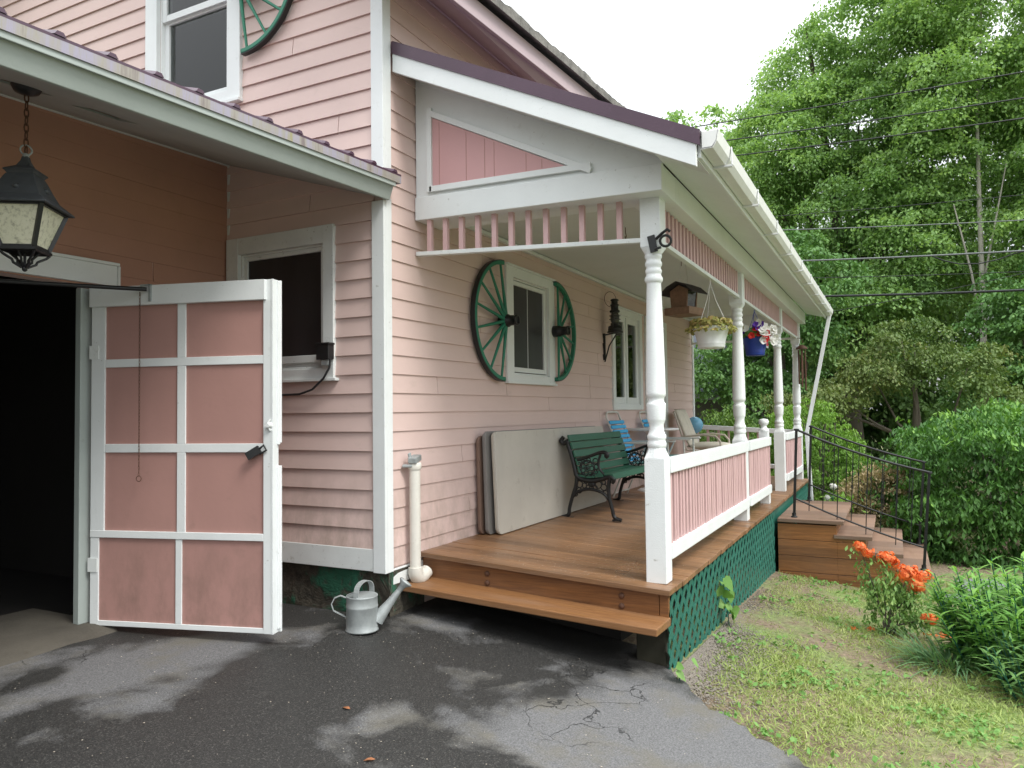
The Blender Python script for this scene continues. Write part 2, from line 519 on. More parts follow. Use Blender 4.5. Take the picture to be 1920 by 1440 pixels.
class MB:
    """collects solids and builds them as ONE mesh object"""
    def __init__(self, ox=(0, 0, 0)):
        self.v, self.f, self.s = [], [], []
        self.o = Vector(ox)
    def add(self, verts, faces, smooth=False):
        k = len(self.v)
        self.v += [tuple(Vector(p)-self.o) for p in verts]
        self.f += [tuple(k+i for i in f) for f in faces]
        self.s += [smooth]*len(faces)
        return self
    def hexa(self, p):
        return self.add(p, [(3, 2, 1, 0), (4, 5, 6, 7), (0, 1, 5, 4), (1, 2, 6, 5), (2, 3, 7, 6), (3, 0, 4, 7)])
    def box(self, x0, x1, y0, y1, z0, z1):
        return self.hexa([(x0, y0, z0), (x1, y0, z0), (x1, y1, z0), (x0, y1, z0), (x0, y0, z1), (x1, y0, z1), (x1, y1, z1), (x0, y1, z1)])
    def fbox(self, P, u0, u1, z0, z1, n0, n1):
        return self.hexa([P(u0, z0, n1), P(u1, z0, n1), P(u1, z0, n0), P(u0, z0, n0), P(u0, z1, n1), P(u1, z1, n1), P(u1, z1, n0), P(u0, z1, n0)])
    def bar(self, a, b, w, h, upv=(0, 0, 1)):
        a, b = Vector(a), Vector(b)
        d = (b-a).normalized()
        s = d.cross(Vector(upv))
        if s.length < 1e-5:
            s = d.cross(Vector((1, 0, 0)))
        s.normalize()
        u = s.cross(d)
        s, u = s*w/2, u*h/2
        return self.hexa([a-s-u, a+s-u, b+s-u, b-s-u, a-s+u, a+s+u, b+s+u, b-s+u])
    def tube(self, pts, r, seg=8, closed=False, cap=True):
        pts = [Vector(p) for p in pts]
        n = len(pts)
        rs = r if isinstance(r, (list, tuple)) else [r]*n
        vs, fs = [], []
        prev = None
        for i in range(n):
            if closed:
                d = pts[(i+1) % n]-pts[i-1]
            else:
                d = pts[min(i+1, n-1)]-pts[max(i-1, 0)]
            d.normalize()
            if prev is None:
                a = d.cross(Vector((0, 0, 1)))
                if a.length < 1e-3:
                    a = d.cross(Vector((1, 0, 0)))
            else:
                a = prev-d*prev.dot(d)
            a.normalize()
            prev = a
            b = d.cross(a)
            for k in range(seg):
                t = 2*math.pi*k/seg
                vs.append(pts[i]+(a*math.cos(t)+b*math.sin(t))*rs[i])
        m = n if closed else n-1
        for i in range(m):
            for k in range(seg):
                j = (i+1) % n
                fs.append((i*seg+k, i*seg+(k+1) % seg, j*seg+(k+1) % seg, j*seg+k))
        self.add(vs, fs, True)
        if cap and not closed:
            self.add(vs[:seg], [tuple(reversed(range(seg)))])
            self.add(vs[-seg:], [tuple(range(seg))])
        return self
    def ring(self, c, R_, r, nrm=(1, 0, 0), n=18, seg=6, a0=0, a1=2*math.pi):
        nrm = Vector(nrm).normalized()
        a = nrm.cross(Vector((0, 0, 1)))
        if a.length < 1e-3:
            a = Vector((1, 0, 0))
        a.normalize()
        b = nrm.cross(a)
        full = abs(a1-a0) > 6.28
        m = n if full else n+1
        pts = [Vector(c)+(a*math.cos(a0+(a1-a0)*i/n)+b*math.sin(a0+(a1-a0)*i/n))*R_ for i in range(m)]
        return self.tube(pts, r, seg, closed=full)
    def lathe(self, prof, c=(0, 0, 0), seg=24, axis=(0, 0, 1), cap=True):
        ax = Vector(axis).normalized()
        a = ax.cross(Vector((0, 1, 0)))
        if a.length < 1e-3:
            a = ax.cross(Vector((1, 0, 0)))
        a.normalize()
        b = ax.cross(a)
        vs, fs = [], []
        for (h, r) in prof:
            for k in range(seg):
                t = 2*math.pi*k/seg
                vs.append(Vector(c)+ax*h+(a*math.cos(t)+b*math.sin(t))*r)
        for i in range(len(prof)-1):
            for k in range(seg):
                fs.append((i*seg+k, i*seg+(k+1) % seg, (i+1)*seg+(k+1) % seg, (i+1)*seg+k))
        self.add(vs, fs, True)
        if cap:
            self.add(vs[:seg], [tuple(reversed(range(seg)))])
            self.add(vs[-seg:], [tuple(range(seg))])
        return self
    def sphere(self, c, r, seg=14, rings=9):
        r = r if isinstance(r, (list, tuple)) else (r, r, r)
        vs, fs = [], []
        for i in range(rings+1):
            p = math.pi*i/rings
            for k in range(seg):
                t = 2*math.pi*k/seg
                vs.append((c[0]+r[0]*math.sin(p)*math.cos(t), c[1]+r[1]*math.sin(p)*math.sin(t), c[2]+r[2]*math.cos(p)))
        for i in range(rings):
            for k in range(seg):
                fs.append((i*seg+k, i*seg+(k+1) % seg, (i+1)*seg+(k+1) % seg, (i+1)*seg+k))
        return self.add(vs, fs, True)
    def prism(self, poly, off):
        n = len(poly)
        off = Vector(off)
        vs = [Vector(p) for p in poly]+[Vector(p)+off for p in poly]
        fs = [tuple(reversed(range(n))), tuple(range(n, 2*n))]
        for i in range(n):
            fs.append((i, (i+1) % n, n+(i+1) % n, n+i))
        return self.add(vs, fs)
    def build(self, name, mat, parent=None, bevel=0.0, loc=None, rz=0.0):
        me = bpy.data.meshes.new(name)
        me.from_pydata(self.v, [], self.f)
        me.polygons.foreach_set('use_smooth', self.s)
        bm = bmesh.new()
        bm.from_mesh(me)
        bmesh.ops.recalc_face_normals(bm, faces=bm.faces)
        bm.to_mesh(me)
        bm.free()
        me.materials.append(MAT[mat] if isinstance(mat, str) else mat)
        o = bpy.data.objects.new(name, me)
        COL.objects.link(o)
        if parent is not None:
            o.parent = parent
        if loc is not None:
            o.location = loc
        o.rotation_euler = (0, 0, rz)
        if bevel:
            b = o.modifiers.new('bevel', 'BEVEL')
            b.width = bevel
            b.segments = 2
            b.limit_method = 'ANGLE'
            b.angle_limit = R(40)
        return o

def np_mesh(name, verts, tris, mat, parent=None, tint=None, nper=3, smooth=False):
    verts = np.asarray(verts, np.float32).reshape(-1, 3)
    tris = np.asarray(tris, np.int32).reshape(-1, nper)
    me = bpy.data.meshes.new(name)
    me.vertices.add(len(verts))
    me.vertices.foreach_set('co', verts.ravel())
    me.loops.add(tris.size)
    me.loops.foreach_set('vertex_index', tris.ravel())
    me.polygons.add(len(tris))
    me.polygons.foreach_set('loop_start', np.arange(0, tris.size, nper, dtype=np.int32))
    if smooth:
        me.polygons.foreach_set('use_smooth', np.ones(len(tris), bool))
    if tint is not None:
        a = me.attributes.new('tint', 'FLOAT', 'FACE')
        a.data.foreach_set('value', np.asarray(tint, np.float32))
    me.update(calc_edges=True)
    me.materials.append(MAT[mat] if isinstance(mat, str) else mat)
    o = bpy.data.objects.new(name, me)
    COL.objects.link(o)
    if parent is not None:
        o.parent = parent
    return o

def unit(a):
    return a/np.maximum(np.linalg.norm(a, axis=1, keepdims=True), 1e-9)

def leaf_arrays(p, n, tipdir, size, width=.55, fold=.18):
    n = unit(n)
    t = unit(tipdir-n*np.sum(tipdir*n, 1, keepdims=True))
    b = np.cross(n, t)
    s = size[:, None]
    v = np.stack([p-t*s*.5, p+b*s*width*.5-n*s*fold*.5+t*s*.05, p+t*s*.5-n*s*fold, p-b*s*width*.5-n*s*fold*.5+t*s*.05], 1)
    k = np.arange(len(p))[:, None]*4
    tri = np.concatenate([k+np.array([[0, 1, 2]]), k+np.array([[0, 2, 3]])], 1).reshape(-1, 3)
    return v.reshape(-1, 3), tri

def blade_arrays(base, d, length, width, droop, nseg=3, side=None):
    """curved strap leaves: base points, unit start directions, droop = how far the tip bends to the ground"""
    m = len(base)
    if side is None:
        side = np.cross(d, np.array([0, 0, 1.0]))
        bad = np.linalg.norm(side, axis=1) < .05
        side[bad] = np.array([1.0, 0, 0])
        side = unit(side)
    rows = []
    hor = d.copy()
    hor[:, 2] = 0
    for i in range(nseg+1):
        s = i/nseg
        p = base+d*(length*s)[:, None]+np.array([0, 0, -1.0])*(droop*length*s*s)[:, None]+hor*(droop*length*s*s*.4)[:, None]
        w = width*(1-s)**.8*(.55+.45*min(1, s*4)) if i < nseg else width*.02
        rows.append(np.stack([p-side*(w/2)[:, None], p+side*(w/2)[:, None]], 1))
    v = np.stack(rows, 1).reshape(m, -1, 3)
    q = []
    for i in range(nseg):
        a = 2*i
        q += [[a, a+1, a+3], [a, a+3, a+2]]
    q = np.array(q)
    tri = (np.arange(m)[:, None, None]*(2*(nseg+1))+q[None]).reshape(-1, 3)
    return v.reshape(-1, 3), tri, 2*nseg

# ground height: falls from the house towards the yard and along the porch
def G(x, y):
    return -(0.12*min(max(-y, 0), 2.6)+0.06*min(max(x-.35, 0), 4.5))+.03*max(min(y, 2), 0)*min(max(-x, 0), 1)
def Gn(x, y):
    return -(0.12*np.clip(-y, 0, 2.6)+0.06*np.clip(x-.35, 0, 4.5))+.03*np.clip(y, 0, 2)*np.clip(-x, 0, 1)
def ZD(x, y):
    return .362+.056*y-.0045*x

# ================================================================ HOUSE
house = empty('house', (0, 0, 0), 'two-storey pink clapboard house with white corner trim and an open garage', 'house')
PITCH = .1243
ZROW = .434

def cells(u0, u1, z0, z1, ops):
    """split a rectangle into strips that avoid the openings"""
    us = sorted(set([u0, u1]+[a for o in ops for a in (o[0], o[1]) if u0 < a < u1]))
    out = []
    for a, b in zip(us[:-1], us[1:]):
        mid = (a+b)/2
        zs = sorted([(max(o[2], z0), min(o[3], z1)) for o in ops if o[0] < mid < o[1] and o[3] > z0 and o[2] < z1])
        z = z0
        for p, q in zs:
            if p > z:
                out.append((a, b, z, p))
            z = max(z, q)
        if z < z1:
            out.append((a, b, z, z1))
    return out

def siding(name, P, u0, u1, z0, z1, ops, mat, lap=.017, seams=(), jitter=0.0, seed=1):
    rnd = random.Random(seed)
    m = MB()
    k = math.floor((z0-ZROW)/PITCH+1e-6)
    while ZROW+k*PITCH < z1:
        a, b = ZROW+k*PITCH, ZROW+(k+1)*PITCH
        row_ops = list(ops)
        for (su, sk) in seams:
            if sk == k:
                row_ops.append((su-.0028, su+.0028, a-.01, b+.01))
        lo, hi = max(a, z0), min(b, z1)
        j = rnd.uniform(-jitter, jitter)
        for (p, q, r, s) in cells(u0, u1, lo, hi, row_ops):
            nr = lap-(lap-.004)*(r-a)/PITCH
            ns = lap-(lap-.004)*(s-a)/PITCH
            jj = j if abs(r-a) < 1e-6 else 0
            m.add([P(p, r+jj, nr), P(q, r+jj, nr), P(q, s, ns), P(p, s, ns), P(p, r+jj, .001), P(q, r+jj, .001), P(q, s, .001), P(p, s, .001)],
                  [(0, 1, 2, 3), (4, 5, 1, 0), (5, 6, 2, 1), (7, 4, 0, 3)])
        k += 1
    return m.build(name, mat, house)

def core(m, P, u0, u1, z0, z1, ops, n0=-.1, n1=0.0):
    for (p, q, r, s) in cells(u0, u1, z0, z1, ops):
        m.fbox(P, p, q, r, s, n0, n1)

def PS(u, z, n):       # side wall, faces -X
    return (-n, u, z)
def PP(u, z, n):       # porch wall, faces -Y
    return (u, -n, z)
YG = 1.389
def PG(u, z, n):       # garage wall, faces -Y
    return (u, YG-n, z)

# openings: inside of the casings
SIDE_WIN = (.47, 1.25, 1.60, 2.44)
UP_WIN = (1.36, 2.12, 3.66, 5.05)
PW1 = (1.80, 2.54, 1.615, 2.45)
PW2 = (4.42, 5.38, 1.36, 2.44)
DOOR = (5.72, 6.55, .33, 2.43)
GAR = (-3.75, -1.06, -.2, 2.085)

side_ops = [SIDE_WIN, UP_WIN, (YG+.02, 8, 0, 2.95)]
def roofz(y):
    return 4.08+.63*(y+.475)
side_ops += [(y0_*.25, y0_*.25+.25, roofz(y0_*.25)-.02, 12) for y0_ in range(0, 12)]
side_ops += [(3.0+y0_*.25, 3.25+y0_*.25, roofz(3.25-y0_*.25)-.02, 12) for y0_ in range(0, 14)]
def grow(ops, e=.018):
    return [(a-e, b_+e, c_-e, d_+e) if d_ < 10 else (a, b_, c_, d_) for a, b_, c_, d_ in ops]
siding('side_wall_clapboard', PS, .06, 6.5, ZROW, 6.4, grow(side_ops), 'siding', .018, [(.60, 18), (1.02, 6), (.42, 12), (.75, 27), (1.9, 24), (.55, 31), (2.9, 29), (.35, 22), (.95, 3)], .0015)
porch_ops = [PW1, PW2, DOOR]
seams = [(1.68, 9), (1.69, 8), (2.55, 7), (1.30, 16), (3.62, 15), (3.62, 9), (3.63, 8), (3.9, 10), (3.88, 11), (1.05, 1), (3.1, 13), (2.9, 3), (7.1, 9), (6.9, 12), (.95, 4), (1.25, 12), (3.2, 5), (4.15, 14), (2.0, 18), (.7, 20), (3.9, 6), (1.1, 21), (.62, 8)]
siding('porch_wall_clapboard', PP, .06, 8.19, .30, 4.36, grow(porch_ops), 'siding', .013, seams, .001)
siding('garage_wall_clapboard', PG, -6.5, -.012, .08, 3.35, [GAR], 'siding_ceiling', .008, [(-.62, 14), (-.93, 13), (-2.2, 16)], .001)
wm = MB()
core(wm, PS, 0, 6.5, .29, 6.4, side_ops)
wm.box(.1, 8.15, 6.4, 6.5, 0, 4.4)
core(wm, PP, .1, 8.25, .0, 4.36, porch_ops)
core(wm, PG, -6.5, -.1, .0, 3.3, [GAR])
wm.box(8.15, 8.25, .1, 6.4, 0, 4.36)
wm.build('wall_core', 'siding', house)

# corner boards, base board, foundation
c = MB()
c.box(-.026, -.001, -.026, .070, .285, 2.665)
c.box(-.001, .062, -.026, -.001, .285, 2.69)
c.build('corner_board', 'white', house, .003)
c = MB()
c.box(-.026, -.001, -.026, .070, 2.835, 4.3)
c.box(-.001, .062, -.026, -.001, 2.86, 4.3)
c.build('corner_board', 'white', house, .003)
c = MB()
c.box(8.19, 8.276, -.026, .0, .2, 4.3)
c.build('corner_board', 'white', house, .003)
c = MB()
c.box(-.022, -.001, .070, YG-.002, .292, .432)
c.box(.062, .42, -.022, -.001, .2, .298)
c.build('base_board', 'white_worn', house, .003)
c = MB()
c.box(-.012, .0, YG-.03, YG-.008, 2.45, 3.16)
c.build('inner_corner_strip', 'white_worn', house)
fm = MB()
rnd = random.Random(5)
ny, nz = 22, 8
vs, fs = [], []
for i in range(ny+1):
    for k in range(nz+1):
        vs.append((.012+rnd.uniform(0, .03), -.03+i*(YG+.2)/ny, -.25+k*.54/nz))
for i in range(ny):
    for k in range(nz):
        q = i*(nz+1)+k
        fs.append((q, q+1, q+nz+2, q+nz+1))
fm.add(vs, fs, True)
vs, fs = [], []
for i in range(5):
    for k in range(nz+1):
        vs.append((.012+i*.1, -.03+rnd.uniform(0, .015), -.25+k*.54/nz))
for i in range(4):
    for k in range(nz):
        q = i*(nz+1)+k
        fs.append((q, q+1, q+nz+2, q+nz+1))
fm.add(vs, fs, True)
fm.build('foundation', 'foundation', house)

# windows ---------------------------------------------------------
def window(P, op, casing, head, sill, pane_rects, sash_w=.045, mat='white', pane='glass', proud=.034, casl=None, name='window', drip=True):
    u0, u1, z0, z1 = op
    casl = casing if casl is None else casl
    f = MB()
    f.fbox(P, u0-casl, u0, z0-sill, z1+head, 0.0, proud)
    f.fbox(P, u1, u1+casing, z0-sill, z1+head, 0.0, proud)
    f.fbox(P, u0, u1, z1, z1+head, 0.0, proud-.002)
    f.fbox(P, u0, u1, z0-sill, z0, 0.0, proud-.002)
    if drip:
        f.fbox(P, u0-casl-.012, u1+casing+.012, z1+head, z1+head+.016, 0.0, proud+.018)
    # reveals
    f.fbox(P, u0-.001, u0+.012, z0, z1, -.085, .0)
    f.fbox(P, u1-.012, u1+.001, z0, z1, -.085, .0)
    f.fbox(P, u0+.012, u1-.012, z1-.012, z1+.001, -.085, .0)
    f.fbox(P, u0+.012, u1-.012, z0-.001, z0+.016, -.085, .01)
    fo = f.build(name, mat, house, .003)
    s = MB()
    for (a, b, c0, d, n) in pane_rects:
        s.fbox(P, a, a+sash_w, c0, d, n-.03, n)
        s.fbox(P, b-sash_w, b, c0, d, n-.03, n)
        s.fbox(P, a+sash_w, b-sash_w, d-sash_w, d, n-.03, n-.001)
        s.fbox(P, a+sash_w, b-sash_w, c0, c0+sash_w*1.15, n-.03, n-.001)
    s.build('sash', mat, fo, .003)
    g = MB()
    for (a, b, c0, d, n) in pane_rects:
        g.fbox(P, a+sash_w-.004, b-sash_w+.004, c0+sash_w-.004, d-sash_w+.004, n-.026, n-.018)
    g.build('pane', pane, fo)
    return fo

w = window(PS, SIDE_WIN, .115, .12, .065, [(SIDE_WIN[0]+.012, SIDE_WIN[1]-.012, 1.616, 2.428, -.01)], .03, 'white_worn', 'screen', .036, .09, drip=False)
b = MB()
b.fbox(PS, .485, .505, 1.62, 2.425, -.008, .012)
b.fbox(PS, .355, 1.34, 1.515, 1.535, .0, .05)
b.fbox(PS, .505, 1.235, 1.645, 1.695, -.008, .016)
b.build('sill', 'white_worn', w, .003)
w = window(PS, UP_WIN, .13, .13, .085, [(1.372, 2.108, 3.676, 4.39, -.03), (1.372, 2.108, 4.36, 5.035, -.005)], .045, 'white', 'glass_clear', .04)
b = MB()
b.fbox(PS, 1.22, 2.26, 3.555, 3.58, .0, .06)
b.build('sill', 'white', w, .003)
b = MB()
cv, cf = [], []
for i in range(41):
    u = 1.62+.50*i/40
    n_ = -.16+.018*math.sin(i*.95)+.008*math.sin(i*2.3)
    for z in (3.62, 4.3, 5.05):
        cv.append(PS(u+(.05*(z-3.62) if i < 3 else 0), z, n_))
for i in range(40):
    for k in range(2):
        q = i*3+k
        cf.append((q, q+1, q+4, q+3))
b.add(cv, cf, True)
b.build('curtain', 'curtain', w)
w = window(PP, PW1, .128, .088, .068, [(1.814, 2.526, 1.640, 2.432, -.004)], .036, 'white', 'screen', .03)
b = MB()
b.fbox(PP, 2.167, 2.173, 1.68, 2.395, -.028, -.018)
b.fbox(PP, 1.66, 2.68, 1.535, 1.556, .0, .045)
b.build('sill', 'white', w, .003)
m_ = (PW2[0]+PW2[1])/2
w = window(PP, PW2, .09, .07, .06, [(PW2[0]+.012, m_-.012, 1.376, 2.428, -.004), (m_+.012, PW2[1]-.012, 1.376, 2.428, -.004)], .065, 'white', 'glass_clear', .03)
b = MB()
b.fbox(PP, m_-.012, m_+.012, 1.376, 2.428, -.03, .008)
b.build('mullion', 'white', w, .003)

# entrance door behind the first post -------------------------------
d = empty('entrance_door', parent=house)
f = MB()
for a, b_ in ((DOOR[0]-.10, DOOR[0]), (DOOR[1], DOOR[1]+.10)):
    f.fbox(PP, a, b_, .33, 2.53, 0, .03)
f.fbox(PP, DOOR[0], DOOR[1], 2.43, 2.53, 0, .028)
f.fbox(PP, DOOR[0], DOOR[1], .33, .37, -.08, .05)
f.build('door_frame', 'white', d, .003)
s = MB()
s.fbox(PP, DOOR[0]+.01, DOOR[0]+.10, .38, 2.42, -.045, -.01)
s.fbox(PP, DOOR[1]-.10, DOOR[1]-.01, .38, 2.42, -.045, -.01)
s.fbox(PP, DOOR[0]+.10, DOOR[1]-.10, 2.30, 2.42, -.045, -.012)
s.fbox(PP, DOOR[0]+.10, DOOR[1]-.10, .38, .85, -.045, -.012)
s.build('door_leaf', 'white', d, .003)
s = MB()
s.fbox(PP, DOOR[0]+.095, DOOR[1]-.095, .845, 2.305, -.035, -.025)
s.build('pane', 'glass_clear', d)
s = MB()
s.fbox(PP, DOOR[0]+.035, DOOR[0]+.065, 1.28, 1.46, -.012, -.002)
s.tube([PP(DOOR[0]+.05, 1.36, 0), PP(DOOR[0]+.05, 1.36, .05), PP(DOOR[0]+.14, 1.36, .055)], .009, 8)
s.build('handle', 'black', d)

# garage: opening surround, interior, roof, soffit -------------------
b = MB()
b.hexa([PG(-3.9, 2.060, .035), PG(-.892, 2.10, .035), PG(-.892, 2.10, .0), PG(-3.9, 2.06, .0), PG(-3.9, 2.185, .035), PG(-.892, 2.225, .035), PG(-.892, 2.225, .0), PG(-3.9, 2.185, .0)])
b.hexa([PG(-3.9, 2.185, .052), PG(-.885, 2.225, .052), PG(-.885, 2.225, .0), PG(-3.9, 2.185, .0), PG(-3.9, 2.203, .052), PG(-.885, 2.243, .052), PG(-.885, 2.243, .0), PG(-3.9, 2.203, .0)])
b.fbox(PG, -.892, -.876, 2.09, 2.225, 0, .045)
b.build('door_header', 'white', house, .003)
b = MB()
b.fbox(PG, -1.114, -1.035, .085, 2.062, -.03, .02)
b.build('door_jamb', 'eave_metal_jamb_shade', house, .004)  # white jamb in the eave's grey: its shadow is put into the colour
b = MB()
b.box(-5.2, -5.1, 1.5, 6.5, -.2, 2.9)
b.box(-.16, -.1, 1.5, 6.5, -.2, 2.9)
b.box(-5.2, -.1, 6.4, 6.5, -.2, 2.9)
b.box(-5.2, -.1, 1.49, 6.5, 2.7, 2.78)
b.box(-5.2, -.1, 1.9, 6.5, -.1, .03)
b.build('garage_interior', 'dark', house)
b = MB()
b.box(-2.2, -1.3, 4.4, 5.2, .05, .95)
b.box(-1.9, -1.25, 4.6, 5.2, .95, 1.35)
b.box(-3.2, -2.5, 4.9, 5.6, .05, 1.2)
b.build('garage_shelf', 'old_wood', house, .02)

def ez(x):
    return 2.828+.038*x
SL = .285
ey0 = -.115
b = MB()
def slab(m, x0, x1, y0, y1, dz0, dz1, slope=SL):
    p = []
    for dz in (dz0, dz1):
        for (x, y) in ((x0, y0), (x1, y0), (x1, y1), (x0, y1)):
            p.append((x, y, ez(x)+(y-ey0)*slope+dz))
    m.hexa(p)
slab(b, -7, -.020, ey0, 2.6, -.012, 0)
slab(b, -.020, .045, ey0, -.028, -.012, 0)
x = -6.9
while x < .03:
    yb = 2.6 if x < -.04 else -.028
    y0_ = ey0-.004
    r_ = .016
    pts0 = [(x-.024, y0_, ez(x)+.001), (x-.012, y0_, ez(x)+.018), (x+.012, y0_, ez(x)+.018), (x+.024, y0_, ez(x)+.001)]
    off = (0, yb-y0_, (yb-y0_)*SL)
    b.prism(pts0, off)
    x += .215
b.build('garage_roof', 'purple_metal', house)
b = MB()
b.hexa([(-7, ey0, ez(-7)-.058), (.045, ey0, ez(.045)-.058), (.045, ey0+.012, ez(.045)-.058), (-7, ey0+.012, ez(-7)-.058),
        (-7, ey0, ez(-7)-.0125), (.045, ey0, ez(.045)-.0125), (.045, ey0+.012, ez(.045)-.0125), (-7, ey0+.012, ez(-7)-.0125)])
b.box(.033, .0455, ey0+.012, -.03, ez(.04)-.058, ez(.04)-.0125)
b.build('roof_edge_trim', 'lichen', house)
b = MB()
b.hexa([(-7, ey0+.058, ez(-7)-.165), (.0, ey0+.058, ez(0)-.165), (.0, ey0+.075, ez(0)-.165), (-7, ey0+.075, ez(-7)-.165),
        (-7, ey0+.016, ez(-7)-.05), (.0, ey0+.016, ez(0)-.05), (.0, ey0+.04, ez(0)-.05), (-7, ey0+.04, ez(-7)-.05)])
b.hexa([(-7, ey0+.008, ez(-7)-.085), (.0, ey0+.008, ez(0)-.085), (.0, ey0+.016, ez(0)-.085), (-7, ey0+.016, ez(-7)-.085),
        (-7, ey0+.008, ez(-7)-.052), (.0, ey0+.008, ez(0)-.052), (.0, ey0+.016, ez(0)-.052), (-7, ey0+.016, ez(-7)-.052)])
b.build('fascia', 'eave_metal_jamb_shade', house, .003)
b = MB()
zs = lambda x, y: ez(x)-.158+(y-(ey0+.07))*.315
def sof(x0, x1, y0, y1):
    b.hexa([(x0, y0, zs(x0, y0)), (x1, y0, zs(x1, y0)), (x1, y1, zs(x1, y1)), (x0, y1, zs(x0, y1)),
            (x0, y0, zs(x0, y0)+.012), (x1, y0, zs(x1, y0)+.012), (x1, y1, zs(x1, y1)+.012), (x0, y1, zs(x0, y1)+.012)])
sof(-7, -.002, ey0+.066, .50)
sof(-7, -2.03, .50, .66); sof(-1.82, -1.64, .50, .66); sof(-1.38, -.002, .50, .66)
sof(-7, -.002, .66, YG-.009)
b.build('soffit', 'old_soffit', house)
b = MB()
for x0, x1 in ((-2.04, -1.81), (-1.65, -1.37)):
    b = MB()
    b.hexa([(x0, .49, zs(x0, .49)+.09), (x1, .49, zs(x1, .49)+.09), (x1, .67, zs(x1, .67)+.09), (x0, .67, zs(x0, .67)+.09),
            (x0, .49, zs(x0, .49)+.10), (x1, .49, zs(x1, .49)+.10), (x1, .67, zs(x1, .67)+.10), (x0, .67, zs(x0, .67)+.10)])
    b.build('soffit_vent', 'dark', house)
b = MB()
for i, (x0, x1) in enumerate(((-6.8, -1.0), (-1.0, -.01))):
    b.bar((x0, YG-.018, zs(x0, YG)-.004), (x1, YG-.018, zs(x1, YG)-.004), .02, .02)
b.build('soffit_moulding', 'white_worn', house)

# main roof: eave over the porch roof ----------------------------------
b = MB()
e0, e1 = (1.0, -.36, 4.55), (8.6, -.36, 5.06)      # lower outer edge of the soffit
b.hexa([(-.3, -.37, 3.985), (8.6, -.37, 4.608), (8.6, -.014, 4.32), (-.3, -.014, 4.22), (-.3, -.37, 4.0), (8.6, -.37, 4.623), (8.6, -.014, 4.335), (-.3, -.014, 4.235)])
b.build('eave_soffit', 'rake', house)
b = MB()
b.hexa([(-.3, -.40, 3.962), (8.6, -.40, 4.585), (8.6, -.371, 4.585), (-.3, -.371, 3.962), (-.3, -.40, 4.092), (8.6, -.40, 4.765), (8.6, -.371, 4.765), (-.3, -.371, 4.092)])
b.build('eave_fascia', 'rake', house, .004)
b = MB()
x = -.35
i = 0
rnd = random.Random(3)
while x < 8.6:
    wv = .16+rnd.uniform(-.02, .02)
    t = 4.12+x*.0775
    t2 = 4.12+(x+wv)*.0775
    dz = rnd.uniform(0, .022)
    b.hexa([(x+.004, -.47, t), (x+wv, -.47, t2), (x+wv, 3.0, t2+2.19), (x+.004, 3.0, t+2.19), (x+.004, -.475, t+.060+dz), (x+wv, -.475, t2+.050+dz), (x+wv, 3.0, t2+2.25+dz), (x+.004, 3.0, t+2.25+dz)])
    b.hexa([(x+.004, 3.001, t+2.19), (x+wv, 3.001, t2+2.19), (x+wv, 6.9, t2-.26), (x+.004, 6.9, t-.26), (x+.004, 3.001, t+2.25), (x+wv, 3.001, t2+2.25), (x+wv, 6.9, t2-.20), (x+.004, 6.9, t-.20)])
    x += wv
    i += 1
b.build('shingle_roof', 'shingle', house)
b = MB()
b.box(.10, 8.15, .1, 6.4, 2.95, 3.0)
b.box(.10, 8.15, .1, 6.4, .20, .25)
b.build('inner_floor', 'dark', house)

# garage door leaf ---------------------------------------------------
hz = Vector((-1.062, 1.335, .078))
du = Vector((-.752, .222, .083))-hz
L = math.hypot(du.x, du.y)
ud = Vector((du.x/L, du.y/L, .0)) 
nd = Vector((ud.y, -ud.x, 0))           # visible face looks towards the drive
if nd.x > 0:
    nd = -nd
LW = 1.165
def PD(u, z, n):
    p = hz+ud*u+nd*n+Vector((0, 0, z))
    return (p.x, p.y, p.z)
door = empty('garage_door', parent=house)
s = MB()
s.fbox(PD, .0, LW, .0, 1.985, -.045, -.004)
s.build('door_panel', 'pink', door)
s = MB()
U = [0, .094, .57, .626, 1.117, LW]
s.fbox(PD, .0, .092, .51, 1.868, -.004, .008)
s.fbox(PD, .0, .056, .0, .51, -.004, .006)
s.fbox(PD, 1.115, LW, .0, 1.984, -.004, .009)
s.fbox(PD, .0, LW-.03, 1.868, 1.982, -.004, .030)
for z0, z1 in ((1.508, 1.556), (1.008, 1.058)):
    s.fbox(PD, .092, 1.115, z0, z1, -.004, .007)
s.fbox(PD, .0, 1.115, .512, .553, -.004, .010)
s.fbox(PD, .0, 1.115, .0, .030, -.004, .0055)
for z0, z1 in ((.553, 1.008), (1.058, 1.508), (1.556, 1.868)):
    s.fbox(PD, .57, .624, z0, z1, -.004, .0065)
s.fbox(PD, .562, .602, .03, .512, -.004, .005)
s.build('door_rails', 'white', door, .0025)
# free edge with its cover strip, broken away around the latch
s = MB()
s.fbox(PD, LW, LW+.012, .0, 1.985, -.05, .012)
s.fbox(PD, LW+.012, LW+.022, .02, .93, -.052, -.03)
s.fbox(PD, LW+.012, LW+.022, 1.05, 1.98, -.052, -.03)
s.fbox(PD, LW-.02, LW+.026, .0, .93, -.064, -.050)
s.fbox(PD, LW-.02, LW+.026, 1.06, 1.985, -.064, -.050)
s.build('edge_strip', 'white_bumpy', door, .002)
s = MB()
s.bar(PD(1.10, 1.028, .02), PD(1.03, .985, .035), .045, .014, nd)
s.tube([PD(1.10, 1.03, .02), PD(1.13, 1.05, .03), PD(1.14, 1.02, .02), PD(1.10, 1.0, .02)], .006, 6)
s.build('hasp', 'black', door)
s = MB()
s.lathe([(0, .02), (.006, .02), (.012, .014), (.03, .012)], PD(1.155, 1.16, .009), 12, nd)
s.tube([PD(1.16, 1.19, .012), PD(1.145, 1.165, .03), PD(1.16, 1.13, .012)], .007, 6)
s.build('latch', 'white_worn', door)
s = MB()
